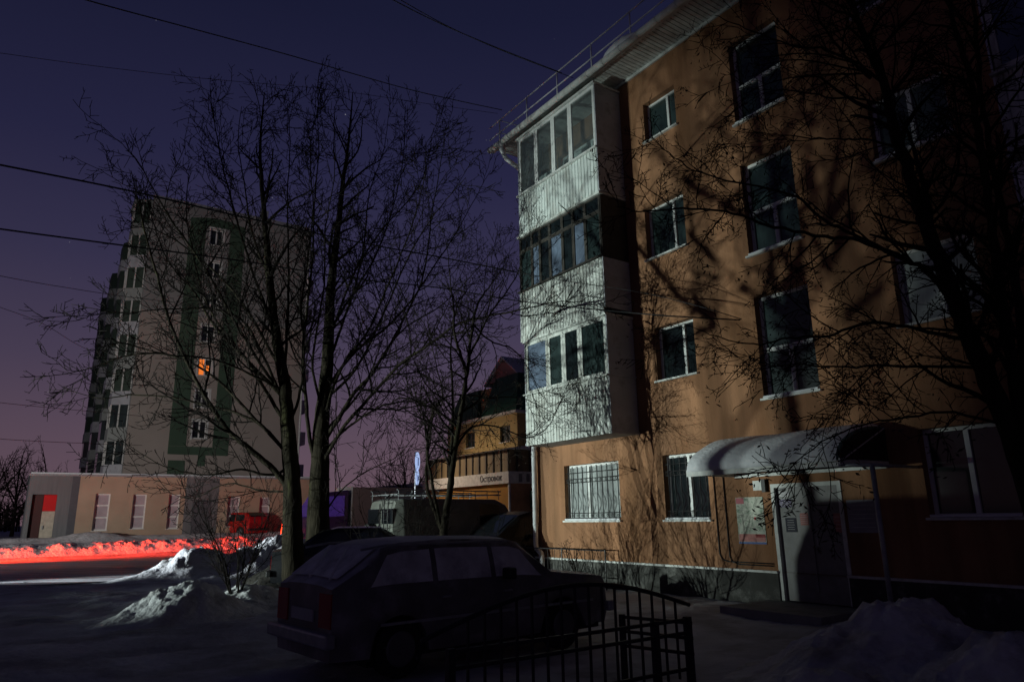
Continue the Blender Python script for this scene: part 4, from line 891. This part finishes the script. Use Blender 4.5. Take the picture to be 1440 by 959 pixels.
t2 = Tree('bare_tree', b2, 'right one of the two tall bare trees, its long branch reaching the balconies', 6, group='tall bare trees in the yard', density=.66, up=.30, thick=1.6, minr=.0066, tw=1.1, angle=.85)
t2.limb([b2]+PX([(446, 770), (448, 710), (450, 650), (452, 600), (458, 540), (462, 470), (466, 400), (474, 330), (482, 260), (490, 200), (496, 130)], Y2, rg), .37, .012, .45)
t2.limb(PX([(449, 660), (436, 620), (430, 560), (426, 500), (432, 430), (440, 360), (442, 290), (448, 215), (446, 150)], Y2, rg, 2.5), .075, .01, .2)
t2.limb(PX([(452, 625), (475, 590), (500, 550), (520, 530), (545, 490), (572, 440), (596, 385), (606, 310), (618, 240), (628, 175)], Y2, rg, 2.5), .075, .008, .15)
t2.limb(PX([(453, 600), (470, 540), (490, 500), (515, 470), (546, 400), (575, 330), (595, 260), (600, 200)], Y2, rg, 2.5), .055, .008, .15)
t2.limb(PX([(450, 660), (480, 605), (510, 570), (560, 515), (596, 490), (640, 458), (672, 448), (705, 441), (745, 433), (790, 424), (826, 432)], Y2, rg, -5), .06, .006, .2)
t2.limb(PX([(460, 545), (500, 494), (543, 461), (580, 420), (610, 375), (640, 330), (665, 285), (690, 240)], Y2, rg, 2.5), .05, .007, .15)
t2.limb(PX([(459, 520), (480, 460), (500, 400), (512, 340), (520, 270), (540, 210), (548, 150)], Y2, rg, 3), .05, .008, .15)
t2.limb(PX([(462, 470), (492, 420), (528, 360), (550, 300), (566, 230), (570, 150)], Y2, rg, 3), .042, .008, .15)
t2.limb(PX([(455, 580), (440, 520), (446, 460), (456, 400), (458, 320), (470, 250), (470, 160)], Y2, rg, 3), .045, .008, .15)
t2.limb(PX([(451, 640), (490, 600), (540, 570), (590, 560), (630, 530), (670, 510)], Y2, rg, 3), .04, .006, .15)
t2.limb(PX([(446, 735), (480, 690), (520, 660), (560, 640), (590, 600)], Y2, rg, 2), .028, .006, .2)
t2.limb(PX([(458, 560), (500, 520), (540, 440), (580, 350), (620, 290), (655, 250)], Y2, rg, 3), .045, .007, .15)
t2.limb(PX([(452, 610), (500, 560), (560, 470), (620, 430), (670, 380), (700, 340)], Y2, rg, 3), .04, .007, .15)
t2.limb(PX([(462, 480), (500, 380), (540, 320), (590, 260), (610, 180)], Y2, rg, 3), .04, .007, .15)
t2.done()
# slender multi-stem tree in the middle
Y3 = 14.8; b3 = atY(626, 800, Y3); b3.z = -.05
t3 = Tree('slender_tree', b3, 'slender several stemmed bare tree standing behind the estate car roof', 9, density=.85, up=.1, tw=.9, seeds=True, thick=1.4, minr=.0042)
t3.limb([b3]+PX([(624, 757), (627, 722), (634, 679), (640, 630), (652, 553), (657, 521), (665, 456), (673, 426), (690, 400), (712, 370)], Y3, rg), .10, .008, .35)
t3.limb(PX([(657, 525), (648, 500), (639, 470), (638, 434), (634, 400), (628, 340)], Y3, rg, 1), .045, .007, .1)
t3.limb(PX([(632, 690), (634, 640), (637, 590), (636, 540), (634, 490), (640, 440), (655, 400)], Y3, rg, 1), .05, .007, .15)
t3.limb(PX([(622, 748), (610, 715), (600, 680), (601, 630), (603, 597), (616, 567), (635, 556), (662, 556), (690, 559), (730, 559), (762, 572), (790, 590)], Y3, rg, -2.5), .045, .005, .25)
t3.limb(PX([(622, 748), (612, 700), (602, 640), (608, 590), (622, 560), (610, 500), (596, 450)], Y3, rg, 1.5), .045, .006, .2)
t3.limb(PX([(640, 630), (665, 600), (700, 600), (740, 615), (770, 600), (790, 560)], Y3, rg, -2), .03, .005, .15)
t3.limb(PX([(665, 456), (690, 480), (720, 490), (745, 520), (760, 560)], Y3, rg, 2), .025, .005, .15)
t3.limb(PX([(660, 500), (690, 440), (720, 400), (740, 350), (748, 310)], Y3, rg, 1), .03, .005, .15)
t3.limb(PX([(645, 600), (600, 570), (560, 560), (530, 590)], Y3, rg, 1.5), .028, .005, .15)
t3.done()
# right tree, trunk outside the frame
Y4 = 6.2; b4 = atY(1500, 900, Y4); b4.z = -.05
t4 = Tree('maple_tree', b4, 'dark leafless maple with dried seed clusters rising past the right edge of the frame', 12, density=1.35, up=-.1, tw=.6, seeds=True, minr=.003, thick=1.2)
t4.limb([b4]+PX([(1478, 800), (1450, 690), (1400, 560), (1362, 470), (1340, 415), (1310, 335), (1292, 290), (1275, 233), (1255, 175), (1245, 125), (1230, 88), (1212, 45), (1195, 0), (1180, -40)], Y4, rg), .115, .018, .35)
t4.limb(PX([(1450, 690), (1432, 560), (1412, 440), (1396, 330), (1385, 250), (1373, 170), (1368, 120), (1352, 70), (1332, 0), (1322, -40)], Y4, rg, .8), .06, .015, .2)
t4.limb(PX([(1455, 680), (1440, 500), (1425, 380), (1405, 280), (1390, 200), (1375, 90), (1370, 0), (1372, -30)], Y4, rg, -.7), .055, .015, .2)
t4.limb(PX([(1345, 430), (1300, 380), (1255, 358), (1210, 335), (1160, 310), (1121, 278), (1050, 259), (986, 244), (940, 215), (915, 190)], Y4, rg, 1.5), .03, .004, .15)
t4.limb(PX([(1270, 362), (1210, 339), (1160, 333), (1088, 319), (1043, 304), (975, 293), (900, 297), (868, 290)], Y4, rg, 1.2), .022, .004, .2)
t4.limb(PX([(1243, 120), (1208, 90), (1163, 71), (1110, 64), (1050, 41), (1005, 22)], Y4, rg, .8), .02, .004, .1)
t4.limb(PX([(1225, 110), (1190, 80), (1163, 45), (1140, 0), (1130, -25)], Y4, rg, .8), .02, .005, .1)
t4.limb(PX([(1256, 150), (1208, 139), (1160, 136), (1110, 128), (1061, 124), (1030, 112)], Y4, rg, 1.0), .014, .003, .1)
t4.limb(PX([(1272, 210), (1219, 197), (1180, 196), (1133, 193), (1085, 189), (1030, 184)], Y4, rg, 1.0), .014, .003, .1)
t4.limb(PX([(1400, 555), (1388, 518), (1320, 516), (1240, 514), (1180, 517), (1110, 512), (1060, 520)], Y4, rg, 1.2), .022, .004, .15)
t4.limb(PX([(1365, 480), (1290, 462), (1220, 455), (1163, 473), (1110, 476), (1060, 484), (1000, 470), (960, 455)], Y4, rg, 1.2), .02, .003, .15)
t4.limb(PX([(1316, 350), (1300, 260), (1270, 200), (1255, 130), (1260, 60), (1250, 10)], Y4, rg, .8), .018, .005, .1)
t4.limb(PX([(1300, 315), (1340, 260), (1350, 190), (1340, 120), (1330, 60)], Y4, rg, .8), .018, .005, .1)
t4.limb(PX([(1420, 600), (1340, 580), (1260, 590), (1200, 600), (1130, 640), (1090, 690)], Y4, rg, 1.0), .014, .003, .2)
t4.done()
# shrubs
def shrub(name, base, label, seed, stems, hgt, spread, den=1.0, cat='shrub', tw=.5, up=.4, group=None, minr=.003):
    t = Tree(name, base, label, seed, cat, group, den, up, tw, minr=minr, maxlev=3); r = t.rng
    for k in range(stems):
        an = r.uniform(0, 6.283); q = Vector(base)+Vector((math.cos(an), math.sin(an), 0))*r.uniform(0, .12); P = [q]
        d = Vector((math.cos(an)*spread, math.sin(an)*spread, 1)); n = 5; hh = hgt*r.uniform(.65, 1.05)
        for i in range(n): d = (d+Vector((r.uniform(-.2, .2), r.uniform(-.2, .2), .05))); P.append(P[-1]+d.normalized()*hh/n)
        t.limb(P, .022, .005, .2, jit=.01)
    return t.done(M_TWIG)
g = W(3.75, 15.2, .15); shrub('bare_shrub', g, 'bare many stemmed shrub growing from the snow heap in the left yard', 31, 9, 2.5, .45, 1.0, tw=.6)
sb = atY(560, 800, 13.5); sb.z = 0; shrub('bare_shrub', sb, 'thin bare shrub just left of the slender tree behind the estate car', 32, 8, 2.3, .5, .9, tw=.6)
sb = atY(700, 800, 15.5); sb.z = 0; shrub('bare_shrub', sb, 'low dark thicket right of the slender tree in front of the black minivan', 33, 5, 1.5, .5, .8, tw=.45)
sb = atY(815, 790, 17.4); sb.z = 0; shrub('bare_shrub', sb, 'small bare bush at the wall under the larger barred window', 34, 6, 1.1, .35, 1.0, tw=.3)
# added unseen trees and car outside the left edge, blocking headlights to shade the facade
def shade_tree(a, b, r0, seed, label, lean=0):
    p = W(a, b, -.05); t = Tree('shade_tree', p, label, seed, density=.45, up=.3, tw=1.1, minr=.007, thick=1.5); r = t.rng
    t.limb([p, p+Vector((.05, 0, 1.2)), p+Vector((lean, .1, 3)), p+Vector((lean*2, .1, 5.5)), p+Vector((lean*2.4, 0, 8.5))], r0, .03, .35)
    for k in range(4):
        an = k*1.6+r.uniform(-.3, .3); z = r.uniform(1.6, 3.6); s0 = p+Vector((lean*z/3, 0, z)); e = s0+Vector((math.cos(an)*r.uniform(1.2, 2.4), math.sin(an)*r.uniform(1.2, 2.4), r.uniform(1.8, 3.4))); t.limb([s0, s0.lerp(e, .5)+Vector((0, 0, -.2)), e], r0*.42, .02, .2)
    t.done()
shade_tree(-6, 17.0, .22, 71, 'added thick forked tree unseen outside the left edge, shading the facade')
shade_tree(-4.8, 15.8, .17, 72, 'second added tree unseen outside the left edge, shading the facade beside the hatchback', .25)
vehicle('parked_hatchback', 'added black hatchback unseen outside the left edge, shading the lower facade', 3.9, 1.7,
    [(0, 1.0), (.1, 1.25), (.4, 1.48), (2.2, 1.5), (3.05, 1.05), (3.3, .98), (3.8, .82), (3.9, .7)], [(0, .95), (3.9, .8)], .22, (.75, 3.1), black_paint,
    [(.4, 1.2, .1, 0), (1.28, 2.9, 0, -.45)], (2.35, 3.0), (.08, .36), W(-2.9, 15.3, 0), GROT-math.pi/2, wheel_r=.3)
# background trees
def bgtree(px, Yd, hgt, wid, seed, label, zb=.3):
    p = atY(px, 740, Yd); p.z = zb; t = Tree('bare_tree', p, label, seed, group='bare trees in the far background', density=.42, up=.3, tw=1.35*hgt/9, minr=.012, maxlev=2); r = t.rng
    t.limb([p, p+Vector((0, 0, hgt*.3)), p+Vector((r.uniform(-.3, .3), 0, hgt*.6)), p+Vector((r.uniform(-.6, .6), 0, hgt*.95))], hgt*.022, .02, .3)
    for k in range(9):
        an = r.uniform(0, 6.283); z = hgt*r.uniform(.18, .5); e = p+Vector((math.cos(an)*wid*r.uniform(.5, 1), math.sin(an)*wid*.6, z+hgt*r.uniform(.25, .5)))
        s0 = p+Vector((0, 0, z)); t.limb([s0, s0.lerp(e, .45)+Vector((0, 0, -.1*wid)), e], hgt*.011, .015, .15)
    t.done(M_TWIG)
for i, (px, Yd, h, w, lb) in enumerate(((-25, 55, 8.0, 3.2, 'wide bare tree at the left edge beyond the road, half cut by the frame'), (18, 62, 8.2, 3.2, 'dark bare tree second from the left edge beyond the annex'), (52, 66, 8.8, 3.4, 'rounded bare tree right beside the annex corner at the far left'), (-5, 48, 4.5, 3.0, 'lowest bushy bare tree in front of the far left tree clump'), (565, 70, 8.6, 3.5, 'far bare tree just left of the road sign'), (610, 60, 7.5, 3, 'far bare tree between the road sign and the green roofed house'), (530, 85, 7.5, 3.6, 'distant bare tree above the truck trailer'))):
    bgtree(px, Yd, h, w, 50+i, lb)
def wood(a, b):
    return 3.2+1.3*fbm(a*.12, b*.1, 2)
mb = MB()                                                                      # far-off tree line: thousands of bare stems as one mass
r = random.Random(77)
for k in range(2600):
    azm = r.uniform(-60, 35); d = r.uniform(125, 170); x = math.sin(math.radians(azm))*d; y = math.cos(math.radians(azm))*d
    hgt = (4.5+2.2*fbm(azm*.16, 1, 3)+r.uniform(-1, 1.2)); q = Vector((x, y, .3))
    mb.tube([q, q+Vector((r.uniform(-.3, .3), 0, hgt*.5)), q+Vector((r.uniform(-1.2, 1.2), 0, hgt))], [.13, .09, .02], 3, False)
    for j in range(5):
        z = hgt*r.uniform(.25, .9); mb.tube([q+Vector((0, 0, z)), q+Vector((r.uniform(-1.6, 1.6), r.uniform(-1, 1), z+r.uniform(.2, 1.3)))], [.06, .02], 3, False)
tag(mb.build('far_wood', M_TWIG), 'far off dark line of bare woodland on the horizon', 'wood', None, 'stuff')

# ================================================================== WIRES
def wire(pts, label, r=.011, group='overhead cables', sag=0):
    """pts: (px, py, Y)"""
    P = [atY(*q) for q in pts]; base = P[0]; Q, R = smooth_path([p-base for p in P], [r]*len(P), 8); mb = MB(); mb.tube(Q, R, 5)
    o = mb.build('overhead_cable', M_CABLE, smooth=True, loc=base); return tag(o, label, 'cable', group)
wire([(-60, 220, 9), (0, 232, 9.5), (180, 268, 11), (340, 305, 12.5), (500, 340, 14), (620, 362, 15), (727, 383, 16)], 'thick cable crossing from the left edge to the second highest balcony', .016)
wire([(-60, 312, 9), (0, 322, 9.5), (180, 346, 11), (340, 367, 12.5), (500, 392, 14), (620, 405, 15), (735, 424, 16), (900, 441, 13.5), (1041, 450, 12.9)], 'lower thick cable from the left edge across the old balcony to the wall', .014)
wire([(727, 383, 16), (800, 396, 15.4), (900, 411, 14.2), (980, 430, 13.4), (1043, 449, 12.9)], 'thin cable running from the balconies to the wall beside the stair windows', .009)
wire([(90, -14, 9), (120, 0, 9.6), (260, 38, 11.5), (400, 76, 13.5), (560, 122, 16), (640, 141, 17), (706, 155, 18)], 'topmost long cable sloping from the upper left to the roof railing', .012)
wire([(-40, 70, 14), (0, 75, 14.5), (140, 94, 16), (300, 112, 18), (460, 126, 20), (600, 146, 21), (700, 160, 22)], 'faint thin cable just below the topmost long one', .007)
wire([(535, -12, 10), (552, 0, 10.5), (620, 34, 12), (700, 68, 14), (790, 103, 16.5)], 'double cable from the top edge to the roof railing, upper strand', .010)
wire([(545, -12, 10), (566, 2, 10.5), (635, 40, 12), (712, 74, 14), (806, 110, 16.4)], 'double cable from the top edge to the roof railing, lower strand', .008)
wire([(-40, 378, 20), (0, 388, 20), (90, 404, 22), (200, 420, 25), (340, 434, 30), (520, 446, 36)], 'thin cable across the middle left in front of the tower block', .01)
wire([(-30, 420, 24), (0, 432, 24), (60, 455, 26), (120, 490, 30), (190, 515, 36)], 'thin cable dropping towards the tower block at the left edge', .01)
wire([(-30, 560, 30), (0, 566, 30), (90, 575, 34), (200, 585, 40)], 'faint thin cable low in the left sky, upper one', .012)
wire([(-30, 612, 30), (0, 617, 30), (90, 622, 34), (200, 626, 40)], 'faint thin cable low in the left sky, lower one above the trees', .012)
wire([(480, 560, 30), (560, 578, 32), (640, 590, 34), (700, 596, 36)], 'thin cable low in the sky behind the slender tree', .012)

# ================================================================== SKY + LIGHTS
w = bpy.data.worlds.new('World'); S.world = w; w.use_nodes = True; N = w.node_tree.nodes; L = w.node_tree.links
bg = N['Background']; tc = N.new('ShaderNodeTexCoord'); sx = N.new('ShaderNodeSeparateXYZ'); L.new(tc.outputs['Generated'], sx.inputs[0])
rp = N.new('ShaderNodeValToRGB'); L.new(sx.outputs['Z'], rp.inputs[0]); cr = rp.color_ramp
SKY = [(0.0, (.138, .084, .106)), (.10, (.108, .071, .101)), (.2, (.068, .051, .091)), (.32, (.038, .033, .076)), (.45, (.0205, .0200, .058)), (.62, (.0108, .0120, .037)), (1, (.0045, .0055, .017))]
cr.elements[0].position = SKY[0][0]; cr.elements[0].color = (*SKY[0][1], 1); cr.elements[1].position = 1; cr.elements[1].color = (*SKY[-1][1], 1)
for p_, c_ in SKY[1:-1]: e = cr.elements.new(p_); e.color = (*c_, 1)
# the town glow is strongest straight up the street and weak behind
vd = N.new('ShaderNodeVectorMath'); vd.operation = 'DOT_PRODUCT'; L.new(tc.outputs['Generated'], vd.inputs[0]); vd.inputs[1].default_value = (math.sin(.05), math.cos(.05), 0)
mr = N.new('ShaderNodeMapRange'); mr.inputs[1].default_value = -.2; mr.inputs[2].default_value = 1; mr.inputs[3].default_value = .36; mr.inputs[4].default_value = 1.0; L.new(vd.outputs['Value'], mr.inputs[0])
mu = N.new('ShaderNodeMixRGB'); mu.blend_type = 'MULTIPLY'; mu.inputs[0].default_value = 1; L.new(rp.outputs[0], mu.inputs[1]); L.new(mr.outputs[0], mu.inputs[2])
vo = N.new('ShaderNodeTexVoronoi'); vo.inputs['Scale'].default_value = 42; L.new(tc.outputs['Generated'], vo.inputs['Vector'])
ls = N.new('ShaderNodeMath'); ls.operation = 'LESS_THAN'; L.new(vo.outputs['Distance'], ls.inputs[0]); ls.inputs[1].default_value = .032
sp_ = N.new('ShaderNodeSeparateColor'); L.new(vo.outputs['Color'], sp_.inputs[0]); pw = N.new('ShaderNodeMath'); pw.operation = 'POWER'; L.new(sp_.outputs[0], pw.inputs[0]); pw.inputs[1].default_value = 5
m2 = N.new('ShaderNodeMath'); m2.operation = 'MULTIPLY'; L.new(ls.outputs[0], m2.inputs[0]); L.new(pw.outputs[0], m2.inputs[1])
m3 = N.new('ShaderNodeMath'); m3.operation = 'MULTIPLY'; L.new(m2.outputs[0], m3.inputs[0]); m3.inputs[1].default_value = .16
ad = N.new('ShaderNodeMixRGB'); ad.blend_type = 'ADD'; ad.inputs[0].default_value = 1; L.new(mu.outputs[0], ad.inputs[1]); L.new(m3.outputs[0], ad.inputs[2])
L.new(ad.outputs[0], bg.inputs[0]); bg.inputs[1].default_value = 1.0

def spot(name, loc, target, energy, colr, size, blend=1.0, rad=.05):
    l = bpy.data.lights.new(name, 'SPOT'); l.energy = energy; l.color = colr; l.spot_size = math.radians(size); l.spot_blend = blend; l.shadow_soft_size = rad
    o = bpy.data.objects.new(name, l); col.objects.link(o); o.location = loc; d = Vector(target)-Vector(loc); o.rotation_euler = d.to_track_quat('-Z', 'Y').to_euler(); return o
# headlights of a car outside the left edge, shining across the yard onto the facade
HL = W(-17.5, 22.7, 1.15)
for k in (-.65, .65): spot('headlight_lamp', HL+EB*k, W(FA, 15.2, 4.7), 19500, (.86, 1.0, .92), 36.5, 1.0, .06)
# tail lights of a car that has just left the frame on the left: red on the berm and the road
spot('tail_lamp', W(-20, 40.0, 1.6), W(4, 42.3, .2), 330000, (1, .03, .005), 10, .5, .12)
spot('tail_lamp', W(-5.5, 40.2, 1.9), W(4.5, 41.6, -.2), 14000, (1, .03, .005), 30, .7, .12)
spot('tail_lamp', W(17.5, 41.5, 1.0), W(14.0, 45.5, .9), 120, (1, .03, .015), 50, 1, .12)
# added warm fill outside the left edge for annex, tower; street lamp by house
spot('street_fill_light', W(-22, 22, 3.4), W(9, 54, 9), 19500, (1, .92, .86), 62, 1, .3)
spot('street_fill_light', W(13.5, 33.5, 6.2), W(18.6, 29.3, 2.4), 1000, (1, .76, .55), 84, 1, .3)
# headlights on the snow bank
spot('road_lamp', W(-10, 29.5, 1.9), W(7, 24.8, .75), 30000, (.88, .96, 1), 17, .8, .08)

# ================================================================== CAMERA + RENDER
cam = bpy.data.cameras.new('Camera'); co = bpy.data.objects.new('Camera', cam); col.objects.link(co); S.camera = co
Rm = Matrix((CX, CU, -CW)).transposed().to_4x4(); co.matrix_world = Matrix.Translation(ORG) @ Rm
cam.sensor_fit = 'HORIZONTAL'; cam.sensor_width = 36; cam.lens = FPX/1440*36; cam.clip_end = 3000; cam.clip_start = .05
S.render.engine = 'CYCLES'; S.view_settings.view_transform = 'Standard'; S.view_settings.look = 'None'; S.view_settings.exposure = 0; S.view_settings.gamma = 1
S.render.resolution_x = 1024; S.render.resolution_y = 681
